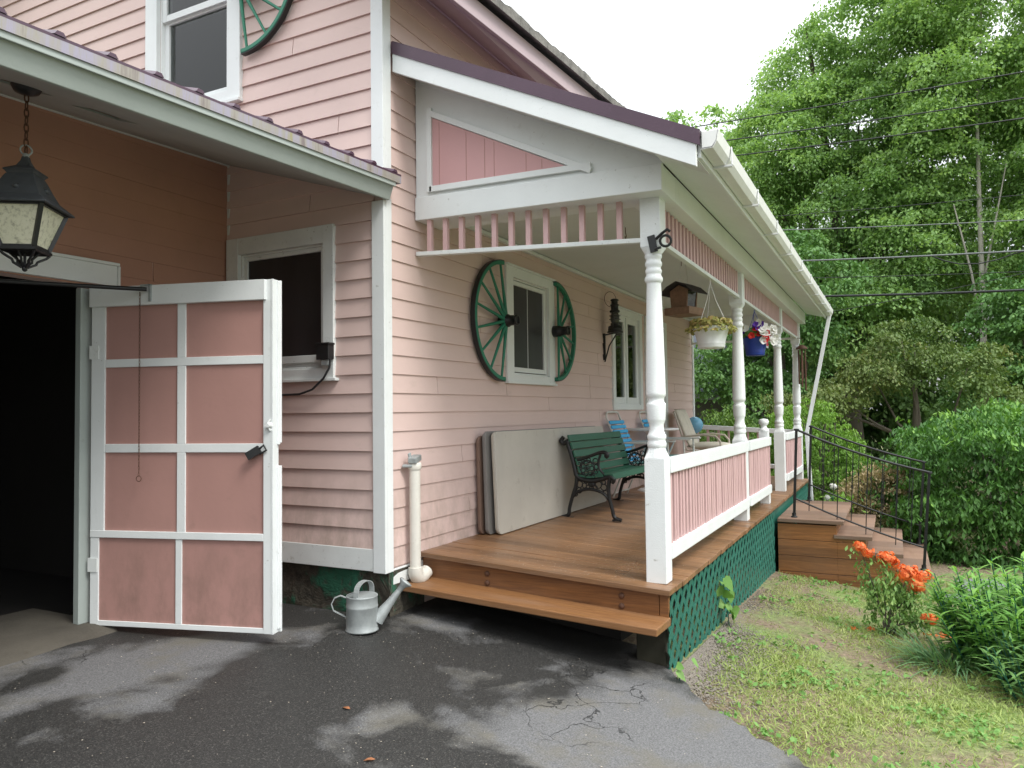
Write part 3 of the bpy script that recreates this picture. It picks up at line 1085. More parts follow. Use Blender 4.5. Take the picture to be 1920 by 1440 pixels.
s.tube([(-2.5, 1.62, 1.99), (-1.62, 1.31, 2.022), PD(.40, 1.953, .05)], .012, 8)
s.build('holder_bar', 'iron', door)
s = MB()
s.fbox(PD, .405, .418, 1.885, 1.985, .03, .042)
s.fbox(PD, .35, .418, 1.975, 1.985, .0, .042)
s.build('bar_bracket', 'zinc', door)
s = MB()
for z in (.35, 1.6):
    s = MB()
    s.fbox(PD, -.012, .05, z-.04, z+.04, -.004, .012)
    s.build('hinge', 'white_worn', door)

# ================================================================ PORCH
porch = empty('porch', (.4, -.8, .3), 'white roofed porch with turned posts, pink balusters and green lattice skirt', 'porch')
porch.matrix_world.translation = Vector((.4, -.8, .3))
PO = Vector((.4, -.8, .3))
class PMB(MB):
    def __init__(self):
        super().__init__(PO)
XE = 8.22
b = PMB()
x = .36
rnd = random.Random(8)
while x < XE:
    w_ = .1345
    j = rnd.uniform(-.0015, .0015)
    x1 = min(x+w_, XE)
    ye = -1.735+rnd.uniform(-.004, .004)
    b.hexa([(x, ye, ZD(x, ye)-.032+j), (x1, ye, ZD(x1, ye)-.032+j), (x1, -.016, ZD(x1, 0)-.032+j), (x, -.016, ZD(x, 0)-.032+j),
            (x, ye, ZD(x, ye)+j), (x1, ye, ZD(x1, ye)+j), (x1, -.016, ZD(x1, 0)+j), (x, -.016, ZD(x, 0)+j)])
    x += .1415
b.build('deck', 'deck', porch, .003)
b = PMB()
def zr(y, d):
    return ZD(.4, y)+d
for (d0, d1) in ((-.195, -.034),):
    b.hexa([(.40, -1.655, zr(-1.655, d0)), (.43, -1.655, zr(-1.655, d0)), (.43, -.02, zr(0, d0)), (.40, -.02, zr(0, d0)),
            (.40, -1.655, zr(-1.655, d1)), (.43, -1.655, zr(-1.655, d1)), (.43, -.02, zr(0, d1)), (.40, -.02, zr(0, d1))])
b.hexa([(.402, -1.712, zr(-1.7, -.20)), (.43, -1.712, zr(-1.7, -.20)), (.43, -1.658, zr(-1.66, -.20)), (.402, -1.658, zr(-1.66, -.20)),
        (.402, -1.712, zr(-1.7, -.034)), (.43, -1.712, zr(-1.7, -.034)), (.43, -1.658, zr(-1.66, -.034)), (.402, -1.658, zr(-1.66, -.034))])
r_ = b.build('riser', 'riser', porch, .003)
for yy in (-.52, -1.43):
    for dz in (-.082, -.142):
        q = PMB()
        q.lathe([(0, .018), (.006, .018), (.012, .012), (.013, .0)], (.40, yy, zr(yy, dz)), 14, (-1, 0, 0))
        q.build('bolt', 'rust', r_)
b = PMB()
b.hexa([(.13, -1.72, .062), (.415, -1.72, .050), (.415, .022, .150), (.13, .022, .150), (.13, -1.72, .104), (.415, -1.72, .098), (.415, .022, .196), (.13, .022, .190)])
b.build('step', 'tread', porch, .006)
b = PMB()
b.box(.44, .56, -1.68, -1.50, -.35, .05)
b.build('pier', 'pier', porch, .01)
b = PMB()   # black sheets standing in for the shade of the open space under the deck
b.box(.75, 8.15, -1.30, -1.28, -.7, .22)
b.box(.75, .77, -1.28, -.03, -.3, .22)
b.build('under_deck_dark', 'dark', porch)

# lattice skirt
def clip(poly, a, b_, c_):
    out = []
    for i in range(len(poly)):
        p, q = poly[i], poly[(i+1) % len(poly)]
        dp, dq = a*p[0]+b_*p[1]+c_, a*q[0]+b_*q[1]+c_
        if dp >= 0:
            out.append(p)
        if dp*dq < 0:
            t = dp/(dp-dq)
            out.append((p[0]+t*(q[0]-p[0]), p[1]+t*(q[1]-p[1])))
    return out
b = PMB()
xa, xb = .40, 4.66
def skirt(x0, x1):
    for layer, sg in ((0, 1), (1, -1)):
        y0 = -1.712 if layer == 0 else -1.7055
        k = x0-2
        while k < x1+2:
            hw = .028
            poly = [(k-hw, -1.2), (k+hw, -1.2), (k+hw+sg*2.0, .8), (k-hw+sg*2.0, .8)]
            poly = clip(poly, 1, 0, -x0)
            poly = clip(poly, -1, 0, x1) if poly else []
            zt = (ZD(x0, -1.72)-.036, ZD(x1, -1.72)-.036)
            s_ = (zt[1]-zt[0])/(x1-x0)
            poly = clip(poly, s_, -1, zt[0]-s_*x0) if poly else []
            zb = (G(x0, -1.72)-.03, G(x1, -1.72)-.03)
            s_ = (zb[1]-zb[0])/(x1-x0)
            poly = clip(poly, -s_, 1, -(zb[0]-s_*x0)) if poly else []
            if len(poly) > 2:
                b.prism([(p[0], y0, p[1]) for p in poly], (0, .0055, 0))
            k += .142
skirt(.405, 1.9); skirt(1.905, 3.3); skirt(3.305, 4.66)
b.build('lattice_skirt', 'lattice', porch)
b = PMB()
skirt(6.5, 8.2)
b.build('lattice_skirt', 'lattice', porch)
b = PMB()
b.box(6.48, 8.21, -1.70, -1.69, -.55, .19)
b.box(4.655, 6.50, -1.70, -1.69, -.55, .19)
b.build('skirt_board', 'lattice', porch)

# posts
def post_mb(x, y, z0, h, full=True):
    m = PMB()
    a = .0625
    k = h/2.30
    def blk(p, q):
        m.box(x-a, x+a, y-a, y+a, z0+p*k, z0+q*k)
    def cham(p, q, top):
        r = .050
        lo, hi = (a, r) if top else (r, a)
        vs = []
        # square to octagon-like circle transition
        n = 24
        for (h_, kind) in ((p, 0 if top else 1), (q, 1 if top else 0)):
            for i in range(n):
                t = 2*math.pi*i/n+math.pi/4
                cx, sy = math.cos(t), math.sin(t)
                if kind == 0:
                    s_ = a/max(abs(cx), abs(sy))
                else:
                    s_ = r
                vs.append((x+cx*s_, y+sy*s_, z0+h_*k))
        fs = [(i, (i+1) % n, n+(i+1) % n, n+i) for i in range(n)]
        m.add(vs, fs, False)
    blk(0, .735)
    cham(.735, .80, True)
    prof = [(.795, .050), (.805, .0565), (.825, .058), (.838, .052), (.845, .052), (.855, .0575), (.872, .0565), (.882, .050), (.900, .0445),
            (.925, .0430), (.945, .046), (.962, .053), (.970, .0545), (1.05, .0585), (1.062, .0585), (1.07, .050), (1.085, .047), (1.10, .051), (1.108, .058), (1.125, .0595), (1.14, .0585),
            (1.30, .0565), (1.50, .052), (1.68, .047), (1.79, .0435), (1.795, .049), (1.805, .0545), (1.822, .0545), (1.832, .048), (1.845, .044), (1.855, .049), (1.868, .050), (1.878, .044), (1.888, .044),
            (1.898, .051), (1.914, .0515), (1.926, .045), (1.936, .045), (1.946, .0515), (1.958, .0515), (1.966, .048), (1.985, .050)]
    m.lathe([(z0+q*k, r) for q, r in prof], (x, y, 0), 28)
    cham(1.965, 2.005, False)
    blk(2.005, 2.30)
    return m
PX = [(.5525, -1.6175), (3.38, -1.60), (6.21, -1.585), (8.08, -1.60)]
ZB = 2.58
for i, (x, y) in enumerate(PX):
    z0 = ZD(x, y)-.002
    post_mb(x, y, z0, ZB-z0+(.0 if i else 0)).build('post', 'white_bumpy', porch, .004)
# newel at the head of the side stair
m = PMB()
x, y = 4.80, -1.605
z0 = ZD(x, y)
m.box(x-.05, x+.05, y-.05, y+.05, z0-.002, z0+.80)
m.lathe([(z0+.795, .055), (z0+.815, .055), (z0+.835, .035), (z0+.85, .028), (z0+.875, .05), (z0+.90, .056), (z0+.925, .045), (z0+.935, .0)], (x, y, 0), 20)
m.build('newel_post', 'white_bumpy', porch, .004)

# railings
def railing(p, q, zlo0, zlo1, top0, top1, pitch=.078, bw=.040, mat='pink_baluster', gaps=()):
    """p,q: ends in plan; heights above the deck"""
    p, q = Vector((p[0], p[1], 0)), Vector((q[0], q[1], 0))
    g = empty('railing', (0, 0, 0), parent=porch)
    g.matrix_parent_inverse = Matrix.Translation(-PO)
    L_ = (q-p).length
    d = (q-p)/L_
    n = Vector((d.y, -d.x, 0))
    def Z(s, h):
        w_ = p+d*s
        return ZD(w_.x, w_.y)+h
    def pt(s, o_, h):
        w_ = p+d*s+n*o_
        return (w_.x, w_.y, Z(s, h))
    for nm, h0, h1, hw in (('top_rail', top0, top1, .034), ('bottom_rail', zlo0, zlo1, .030)):
        m = MB()
        m.hexa([pt(0, -hw, h0), pt(L_, -hw, h0), pt(L_, hw, h0), pt(0, hw, h0), pt(0, -hw, h1), pt(L_, -hw, h1), pt(L_, hw, h1), pt(0, hw, h1)])
        m.build(nm, 'white_bumpy', g, .006)
    m = MB()
    s = pitch*.6
    rr = random.Random(int(L_*1000))
    while s < L_-.02:
        hw = bw/2
        e = rr.uniform(-.003, .003)
        lo = zlo1-.015+rr.uniform(0, .012)
        hw *= rr.uniform(.75, 1.15)
        m.hexa([pt(s-hw, -.017+e, lo), pt(s+hw, -.017+e, lo), pt(s+hw, .017+e, lo), pt(s-hw, .017+e, lo), pt(s-hw, -.017+e, top0+.002), pt(s+hw, -.017+e, top0+.002), pt(s+hw, .017+e, top0+.002), pt(s-hw, .017+e, top0+.002)])
        s += pitch*rr.uniform(.88, 1.12)
    m.build('balusters', mat, g, .006)
    return g
YR = -1.655
railing((.62, YR), (3.32, YR), .125, .215, .645, .735)
railing((3.44, YR), (4.75, YR), .125, .215, .645, .735)
railing((6.27, YR+.01), (8.02, YR+.01), .125, .215, .645, .735)
railing((8.10, -.02), (8.10, -1.54), .125, .19, .66, .73, .15, .036)

# beams, valances, gable, roof
def hexbox(m, x0, x1, y0, y1, zf0, zf1):
    """zf: height as a function of y"""
    m.hexa([(x0, y0, zf0(y0)), (x1, y0, zf0(y0)), (x1, y1, zf0(y1)), (x0, y1, zf0(y1)), (x0, y0, zf1(y0)), (x1, y0, zf1(y0)), (x1, y1, zf1(y1)), (x0, y1, zf1(y1))])
bz = lambda y: 2.612+.0215*y
b = PMB()
hexbox(b, .345, .66, -1.735, -.016, bz, lambda y: bz(y)+.158)
b.build('front_beam', 'white', porch, .004)
b = PMB()
b.hexa([(.661, -1.735, bz(-1.735)), (8.22, -1.735, 2.565), (8.22, -1.47, 2.575), (.661, -1.47, bz(-1.47)), (.661, -1.735, 2.735), (8.22, -1.735, 2.735), (8.22, -1.47, 2.735), (.661, -1.47, 2.735)])
b.build('side_beam', 'white', porch, .004)
b = PMB()
hexbox(b, .42, 8.22, -1.47, -.014, lambda y: 2.745+.006*y, lambda y: 2.757+.006*y)
b.build('ceiling', 'soffit', porch)
b = PMB()
b.bar((.44, -.03, 2.722), (8.19, -.03, 2.722), .03, .03)
b.build('ceiling_moulding', 'white', porch)
# front valance
rz = lambda y: 2.383+.035*y
v = empty('front_valance', parent=porch)
v.matrix_parent_inverse = Matrix.Translation(-PO)
b = MB()
b.bar((.37, -.016, rz(0)), (.515, -1.556, rz(-1.556)), .045, .028)
b.build('valance_rail', 'white_worn', v, .003)
for i in range(12):
    y = -.115-i*.119
    q = MB()
    xv = .37-.0935*y
    q.hexa([(xv-.016, y-.017, rz(y)+.012), (xv+.016, y-.017, rz(y)+.012), (xv+.016, y+.017, rz(y)+.012), (xv-.016, y+.017, rz(y)+.012), (xv-.016, y-.017, bz(y)+.002), (xv+.016, y-.017, bz(y)+.002), (xv+.016, y+.017, bz(y)+.002), (xv-.016, y+.017, bz(y)+.002)])
    q.build('spindle', 'pink_baluster', v, .002)
# side valances
for x0, x1 in ((.62, 3.31), (3.45, 6.14), (6.28, 8.01)):
    v = empty('side_valance', parent=porch)
    v.matrix_parent_inverse = Matrix.Translation(-PO)
    b = MB()
    b.box(x0, x1, -1.64, -1.60, 2.333, 2.362)
    b.build('valance_rail', 'white_worn', v, .003)
    q = MB()
    x = x0+.03
    while x < x1-.03:
        q.box(x, x+.044, -1.637, -1.605, 2.355, 2.573)
        x += .098
    q.build('spindles', 'pink_baluster', v, .002)
b = PMB()   # end valance at the far side
b.box(8.06, 8.10, -1.54, -.03, 2.33, 2.36)
b.box(8.04, 8.12, -1.54, -.03, 2.55, 2.74)
b.build('end_beam', 'white', porch, .003)

# roof: shed slope from the wall (z 3.73) to the eave (Y -2.0)
rs = (3.735-2.80)/1.95
rt_ = lambda y: 3.735+rs*(y+.02)
b = PMB()
def rslab(m, x0, x1, y0, y1, d0, d1):
    m.hexa([(x0, y0, rt_(y0)+d0), (x1, y0, rt_(y0)+d0), (x1, y1, rt_(y1)+d0), (x0, y1, rt_(y1)+d0), (x0, y0, rt_(y0)+d1), (x1, y0, rt_(y0)+d1), (x1, y1, rt_(y1)+d1), (x0, y1, rt_(y1)+d1)])
rslab(b, .078, 8.40, -2.02, -.028, -.02, 0)
x = .25
while x < 8.3:
    y0_, y1_ = -2.02, -.03
    b.prism([(x-.02, y0_, rt_(y0_)+.001), (x-.01, y0_, rt_(y0_)+.016), (x+.01, y0_, rt_(y0_)+.016), (x+.02, y0_, rt_(y0_)+.001)], (0, y1_-y0_, rt_(y1_)-rt_(y0_)))
    x += .23
rslab(b, .066, .078, -2.02, -.028, -.075, .004)
rslab(b, .078, .12, -2.02, -.028, .0, .012)
b.build('metal_roof', 'purple_metal', porch)
b = PMB()
rslab(b, .074, .100, -2.0, -.03, -.195, -.070)
b.build('rake_fascia', 'white', porch, .003)
b = PMB()
rslab(b, .100, .40, -2.0, -.03, -.150, -.138)
b.build('rake_soffit', 'soffit', porch)
# gable infill
b = PMB()
def gz(y):
    return rt_(y)-.150
zb = lambda y: bz(y)+.156
b.prism([(.362, -.016, zb(-.016)), (.362, -1.735, zb(-1.735)), (.362, -1.735, gz(-1.735)), (.362, -.016, gz(-.016))], (.03, 0, 0))
gb = b.build('gable_board', 'white', porch)
b = PMB()
pa, pb, pc = (.353, -.155, 2.83), (.353, -.155, 3.30), (.353, -1.13, 2.813)
b.prism([pa, pb, pc], (.012, 0, 0))
b.build('gable_panel', 'pink_gable', porch)
b = PMB()
b.bar((.348, -.135, 2.79), (.348, -.135, 3.37), .04, .022, (1, 0, 0))
b.bar((.348, -.135, 2.81), (.348, -1.30, 2.787), .04, .022, (1, 0, 0))
b.bar((.348, -.135, 3.335), (.348, -1.30, 2.757), .04, .0215, (1, 0, 0))
b.build('gable_trim', 'white', porch, .003)
b = PMB()   # grooves of the pink panel
for y in (-.21, -.42, -.56, -.63, -.86, -.97):
    b = PMB()
    zt = 3.30+(y+.155)*(.487/.975)
    b.box(.3515, .354, y-.002, y+.002, 2.825, zt-.01)
    b.build('panel_groove', 'pink', porch)
# eave soffit and fascia along the yard side
b = PMB()
b.hexa([(.10, -2.0, 2.665), (8.35, -2.0, 2.665), (8.35, -1.74, 2.735), (.10, -1.74, 2.735), (.10, -2.0, 2.677), (8.35, -2.0, 2.677), (8.35, -1.74, 2.747), (.10, -1.74, 2.747)])
b.hexa([(.11, -2.018, 2.645), (8.36, -2.018, 2.645), (8.36, -2.0, 2.645), (.11, -2.0, 2.645), (.11, -2.018, 2.76), (8.36, -2.018, 2.76), (8.36, -2.0, 2.76), (.11, -2.0, 2.76)])
b.build('eave_soffit', 'white', porch, .003)
# gutter
b = PMB()
prof = [(-2.022, 2.775), (-2.022, 2.680), (-2.085, 2.680), (-2.108, 2.715), (-2.118, 2.775), (-2.110, 2.775), (-2.100, 2.718), (-2.08, 2.690), (-2.030, 2.690), (-2.030, 2.775)]
b.prism([(.085, y, z) for y, z in prof], (8.33, 0, 0))
for x in (.085, 8.40):
    b.prism([(x, -2.022, 2.775), (x, -2.022, 2.682), (x, -2.084, 2.682), (x, -2.106, 2.716), (x, -2.116, 2.775)], (.012, 0, 0))
gu = b.build('gutter', 'gutter_paint', porch, .002)
for x in (.42, 1.35, 2.3, 3.2, 4.1, 5.0, 5.9, 6.8, 7.7):
    q = PMB()
    q.box(x-.012, x+.012, -2.124, -2.018, 2.668, 2.681)
    q.box(x-.012, x+.012, -2.124, -2.119, 2.672, 2.78)
    q.build('gutter_bracket', 'white_plastic', gu, .002)
b = PMB()
b.bar((8.30, -2.07, 2.69), (8.27, -1.71, .92), .065, .055)
b.bar((8.27, -1.71, .95), (8.27, -1.76, -.35), .065, .055)
b.build('downspout', 'white_plastic', porch, .006)

# ================================================================ SIDE STAIR AND HANDRAILS
st = empty('porch_stair', (4.68, -1.74, -.5), 'brown wooden stair with four treads running down from the porch to the lawn', 'stair')
SO = Vector((4.68, -1.74, -.5))
LV = [(.110, -1.742, -2.40), (-.035, -2.30, -2.665), (-.190, -2.60, -2.945), (-.355, -2.88, -3.19)]
X0, X1 = 4.66, 6.46
for (z, ya, yb) in LV:
    m = MB(SO)
    m.box(X0, X1, yb, ya, z-.04, z)
    m.build('tread', 'stair_tread', st, .005)
m = MB(SO)
m2 = MB(SO)
lv = [(.068, -1.742, -2.33), (-.077, -2.33, -2.60), (-.232, -2.60, -2.88), (-.397, -2.88, -3.13)]
for j in range(4):
    a, b_ = -.62+.17*j, -.62+.17*(j+1)-.004
    for (z, ya, yb) in lv:
        if z > a+.01:
            m.box(X0+.02, X0+.05, yb, ya, a, min(b_, z))
            m2.box(X1-.05, X1-.02, yb, ya, a, min(b_, z))
m.build('side_boards', 'riser', st, .003)
m2.build('side_boards', 'riser', st, .003)
m = MB(SO)
for (z, ya, yb) in lv:
    m.box(X0+.051, X1-.051, yb+.002, yb+.022, -.62, z-.002)
m.build('riser', 'riser', st, .003)

def handrail(x, label):
    h = empty('handrail', (x, -1.9, .11), label, 'handrail', 'black iron handrails of the side stair')
    O = Vector((x, -1.9, .11))
    A, B = Vector((x, -1.90, .11)), Vector((x, -3.125, -.355))
    At, Bt = Vector((x, -1.945, 1.062)), Vector((x, -3.20, .63))
    for a, b_ in ((A, At), (B, Bt)):
        m = MB(O)
        m.bar(a, b_, .027, .027, (0, 1, 0))
        m.lathe([(0, .034), (.012, .034), (.016, .022), (.05, .022)], a, 12, (0, 0, 1))
        m.lathe([(-.012, .028), (.008, .028), (.012, .0)], b_, 10, (0, 0, 1))
        m.build('post', 'iron', h, .002)
    mid = (At+Bt)/2+Vector((0, 0, -.075))
    def top(t):
        return At*(1-t)**2+mid*2*t*(1-t)+Bt*t**2
    m = MB(O)
    m.tube([top(i/12) for i in range(13)], .0125, 8)
    m.build('rail', 'iron', h)
    La, Lb = Vector((x, -1.915, .315)), Vector((x, -3.15, -.135))
    lm = (La+Lb)/2+Vector((0, 0, -.05))
    def low(t):
        return La*(1-t)**2+lm*2*t*(1-t)+Lb*t**2
    m = MB(O)
    m.tube([low(i/12) for i in range(13)], .0095, 8)
    m.build('rail', 'iron', h)
    for i in range(1, 9):
        t = i/9
        m = MB(O)
        a, b_ = low(t), top(t)
        m.bar(a+Vector((0, 0, -.07 if i % 2 else 0)), b_, .009, .009, (0, 1, 0))
        m.bar(a*.5+b_*.5-Vector((0, 0, .02)), a*.5+b_*.5+Vector((0, 0, .02)), .018, .018, (0, 1, 0))
        m.build('baluster', 'iron', h)
handrail(4.80, 'black iron handrail on the near side of the wooden stair, above the orange azalea')
handrail(6.40, 'black iron handrail on the far side of the wooden stair, beside the bright round hedge')

# ================================================================ WAGON WHEELS
def half_wheel(P, cu, cz, r, side, label, nsp, mat='green', dish=.02, a_lim=90, hub=True, n0=.03):
    """P maps (u, z, n) on a wall; side: -1 = the half towards smaller u, +1 = towards larger u"""
    o = P(cu, cz, .03)
    w_ = empty('wagon_wheel', o, label, 'wagon wheel', 'halved wagon wheels mounted beside windows')
    rim = MB(o)
    tyre = MB(o)
    n = 40
    aa = [R(-a_lim+2*a_lim*i/n) for i in range(n+1)]
    def ringseg(m, r0, r1, na, nb):
        vs, fs = [], []
        for a in aa:
            for (rr, nn) in ((r0, na), (r1, na), (r1, nb), (r0, nb)):
                vs.append(P(cu+side*math.cos(a)*rr, cz+math.sin(a)*rr, nn))
        for i in range(n):
            for k in range(4):
                fs.append((i*4+k, i*4+(k+1) % 4, (i+1)*4+(k+1) % 4, (i+1)*4+k))
        fs += [(0, 1, 2, 3), (n*4+3, n*4+2, n*4+1, n*4)]
        m.add(vs, fs)
    ringseg(rim, r-.036, r-.005, n0, n0+.04)
    ringseg(tyre, r-.005, r+.002, n0-.004, n0+.036)
    rim.build('rim', mat, w_, .004)
    tyre.build('tyre', 'black', w_)
    for i in range(nsp):
        a = R(-84+168*i/(nsp-1))
        m = MB(o)
        p0 = P(cu+side*math.cos(a)*.035, cz+math.sin(a)*.035, n0+.03+dish)
        p1 = P(cu+side*math.cos(a)*(r-.04), cz+math.sin(a)*(r-.04), n0+.025)
        p0, p1 = Vector(p0), Vector(p1)
        m.tube([p0, p0.lerp(p1, .25), p0.lerp(p1, .7), p1], [.015, .014, .011, .010], 8)
        m.build('spoke', mat, w_)
    if hub:
        m = MB(o)
        ax = Vector(P(0, 0, 1))-Vector(P(0, 0, 0))
        c = P(cu, cz, n0+.0)
        m.lathe([(dish-.03, .045), (dish-.02, .054), (dish+.05, .054), (dish+.06, .044), (dish+.115, .041), (dish+.12, .045), (dish+.135, .045), (dish+.135, .03), (dish+.125, .03)], c, 18, ax)
        m.build('hub', 'iron', w_)
half_wheel(PP, 1.565, 2.045, .50, -1, 'green half wagon wheel on the porch wall, left of the white-framed window', 8)
half_wheel(PP, 2.64, 2.055, .475, 1, 'green half wagon wheel on the porch wall, right of the white-framed window', 8)
half_wheel(PS, 1.19, 4.375, .50, -1, 'green half wagon wheel beside the upper-floor window above the garage roof', 8)

# ================================================================ WALL LANTERN (oil lantern on an iron bracket)
o = Vector((4.06, -.02, 2.12))
wl = empty('wall_lantern', o, 'black oil lantern on an iron bracket on the porch wall', 'lantern')
m = MB(o)
m.bar((4.06, -.02, 2.16), (4.06, -.02, 1.86), .03, .02)
m.bar((4.06, -.02, 2.14), (4.06, -.20, 2.165), .03, .012)
m.tube([(4.06, -.025, 1.84), (4.06, -.08, 2.02), (4.06, -.17, 2.15)], .008, 6)
m.lathe([(0, .085), (.012, .09), (.02, .08)], (4.06, -.15, 2.16), 16)
m.build('bracket', 'iron', wl)
m = MB(o)
c = (4.06, -.15, 2.18)
m.lathe([(0, .075), (.01, .08), (.05, .075), (.065, .045), (.075, .05), (.085, .05)], c, 18)
m.lathe([(.205, .05), (.215, .058), (.225, .058), (.24, .042), (.28, .042), (.285, .05), (.295, .05), (.30, .038), (.335, .036), (.34, .048), (.35, .046), (.36, .03)], c, 18)
for s_ in (-1, 1):
    m.tube([(4.06+s_*.07, -.15, 2.21), (4.06+s_*.085, -.15, 2.28), (4.06+s_*.075, -.15, 2.40), (4.06+s_*.045, -.15, 2.44)], .007, 6)
for z in (2.31, 2.35):
    m.ring((4.06, -.15, z), .062, .003, (0, 0, 1), 18, 4)
m.build('lantern_body', 'iron', wl)
m = MB(o)
m.lathe([(.085, .036), (.12, .05), (.17, .05), (.205, .036)], c, 18)
m.build('globe', 'smoky', wl)
m = MB(o)
m.ring((4.06, -.10, 2.54), .085, .003, (.5, .9, 0), 18, 4)
m.build('handle', 'rust', wl)

# ================================================================ PENDANT LANTERN under the garage eave
px, py = -1.952, .473
cz = ez(px)-.158+(py-(ey0+.07))*.315
o = Vector((px, py, 1.94))
pl = empty('pendant_lantern', o, 'weathered black four-sided lantern hanging on a chain before the garage', 'lantern')
m = MB(o)
m.lathe([(-.035, .0), (-.033, .02), (-.02, .05), (0.004, .062)], (px, py, cz-.004), 20)
m.build('canopy', 'iron', pl)
m = MB(o)
z = cz-.035
i = 0
while z > 2.49:
    hh = .034
    nrm = (1, 0, 0) if i % 2 else (0, 1, 0)
    aa = Vector(nrm).cross(Vector((0, 0, 1)))
    pts = [Vector((px, py, z-hh*.5))+aa*(math.cos(t)*.009)+Vector((0, 0, 1))*(math.sin(t)*hh*.62) for t in [2*math.pi*k/12 for k in range(12)]]
    m.tube(pts, .0032, 5, closed=True)
    z -= hh*.98
    i += 1
m.build('chain', 'rust', pl)
m = MB(o)
m.ring((px, py, 2.475), .022, .004, (.4, .9, 0), 16, 6)
m.lathe([(.0, .012), (.01, .014), (.02, .008)], (px, py, 2.44), 10)
m.build('ring', 'zinc', pl)
rotq = R(35)
def sq(a, z):
    pts = []
    for k in range(4):
        t = rotq+math.pi/4+k*math.pi/2
        pts.append((px+math.cos(t)*a*1.414, py+math.sin(t)*a*1.414, z))
    return pts
def sqloft(m, prof, smooth=False):
    vs, fs = [], []
    for (a, z) in prof:
        vs += sq(a, z)
    for i in range(len(prof)-1):
        for k in range(4):
            fs.append((i*4+k, i*4+(k+1) % 4, (i+1)*4+(k+1) % 4, (i+1)*4+k))
    fs.append((3, 2, 1, 0))
    n = len(prof)*4
    fs.append((n-4, n-3, n-2, n-1))
    m.add(vs, fs, smooth)
m = MB(o)
sqloft(m, [(.012, 2.445), (.016, 2.425), (.028, 2.40), (.062, 2.378), (.066, 2.372), (.060, 2.368), (.050, 2.352), (.048, 2.345)])
sqloft(m, [(.056, 2.356), (.064, 2.340), (.080, 2.30), (.100, 2.258), (.142, 2.222), (.146, 2.214), (.14, 2.212), (.118, 2.216)])
for k in range(4):
    t = rotq+k*math.pi/2
    dx, dy = math.cos(t), math.sin(t)
    m.sphere((px+dx*.083, py+dy*.083, 2.292), (.014, .014, .012), 10, 6)
m.build('cap', 'lamp_metal', pl, .002)
m = MB(o)
t_, b_ = sq(.118, 2.214), sq(.066, 2.035)
for k in range(4):
    m.bar(t_[k], b_[k], .017, .017, (math.cos(rotq+math.pi/4+k*math.pi/2), math.sin(rotq+math.pi/4+k*math.pi/2), 0))
    m.bar(b_[k], b_[(k+1) % 4], .014, .018)
    m.bar(t_[k], t_[(k+1) % 4], .014, .016)
sqloft(m, [(.078, 2.034), (.078, 2.022), (.07, 2.018)])
for k in range(4):
    t = rotq+math.pi/4+k*math.pi/2
    dx, dy = math.cos(t), math.sin(t)
    m.tube([(px+dx*.10, py+dy*.10, 2.02), (px+dx*.085, py+dy*.085, 2.005), (px+dx*.05, py+dy*.05, 1.985), (px+dx*.045, py+dy*.045, 1.972), (px+dx*.012, py+dy*.012, 1.955)], .006, 6)
    t += math.pi/4
    dx, dy = math.cos(t), math.sin(t)
    m.tube([(px+dx*.06, py+dy*.06, 2.018), (px+dx*.03, py+dy*.03, 1.99), (px+dx*.03, py+dy*.03, 1.975), (px, py, 1.957)], .0055, 6)
m.lathe([(1.937, .004), (1.942, .010), (1.955, .011), (1.965, .006), (2.02, .006)], (px, py, 0), 10)
m.build('frame', 'iron', pl)
t2, b2 = sq(.114, 2.21), sq(.064, 2.04)
for k in range(4):
    m = MB(o)
    a, b__, c_, d_ = b2[k], b2[(k+1) % 4], t2[(k+1) % 4], t2[k]
    inn = Vector((px, py, 2.12))
    off = [(inn-Vector(p))*.03 for p in (a, b__, c_, d_)]
    m.hexa([a, b__, tuple(Vector(b__)+off[1]), tuple(Vector(a)+off[0]), d_, c_, tuple(Vector(c_)+off[2]), tuple(Vector(d_)+off[3])])
    m.build('pane', 'frost', pl)

# ================================================================ PULL CHAIN on the garage door
p0 = Vector(PD(.352, 1.93, .045))
o = p0
pc = empty('pull_chain', o, 'thin dark pull chain with a ring hanging down the pink garage door', 'chain')
m = MB(o)
z = 0
i = 0
while z < 1.05:
    nrm = (1, .3, 0) if i % 2 else (-.3, 1, 0)
    aa = Vector(nrm).normalized().cross(Vector((0, 0, 1)))
    c = p0+Vector((0, 0, -z))
    m.tube([c+aa*(math.cos(t)*.0042)+Vector((0, 0, math.sin(t)*.012)) for t in [2*math.pi*k/8 for k in range(8)]], .0017, 4, closed=True)
    z += .019
    i += 1
m.build('links', 'rust', pc)
m = MB(o)
m.ring(p0+Vector((0, 0, -1.07)), .016, .0022, tuple(nd), 18, 5)
m.build('ring', 'rust', pc)

# ================================================================ JUNCTION BOX with its cord
o = Vector(PS(.43, 1.68, .05))
jb = empty('junction_box', o, 'small black electric box with a hanging cord on the side window frame', 'electric box')
m = MB(o)
m.fbox(PS, .372, .475, 1.655, 1.755, .036, .095)
m.fbox(PS, .365, .48, 1.75, 1.765, .036, .10)
m.build('box', 'black', jb, .004)
m = MB(o)
m.fbox(PS, .385, .45, 1.615, 1.654, .045, .08)
m.fbox(PS, .46, .50, 1.655, 1.69, .045, .07)
m.build('plug', 'zinc', jb, .004)
m = MB(o)
m.tube([PS(.375, 1.66, .07), PS(.38, 1.60, .075), PS(.43, 1.53, .075), PS(.54, 1.46, .06), PS(.66, 1.432, .05), PS(.80, 1.43, .04), PS(.98, 1.435, .04)], .0075, 8)
m.build('cord', 'cable', jb)

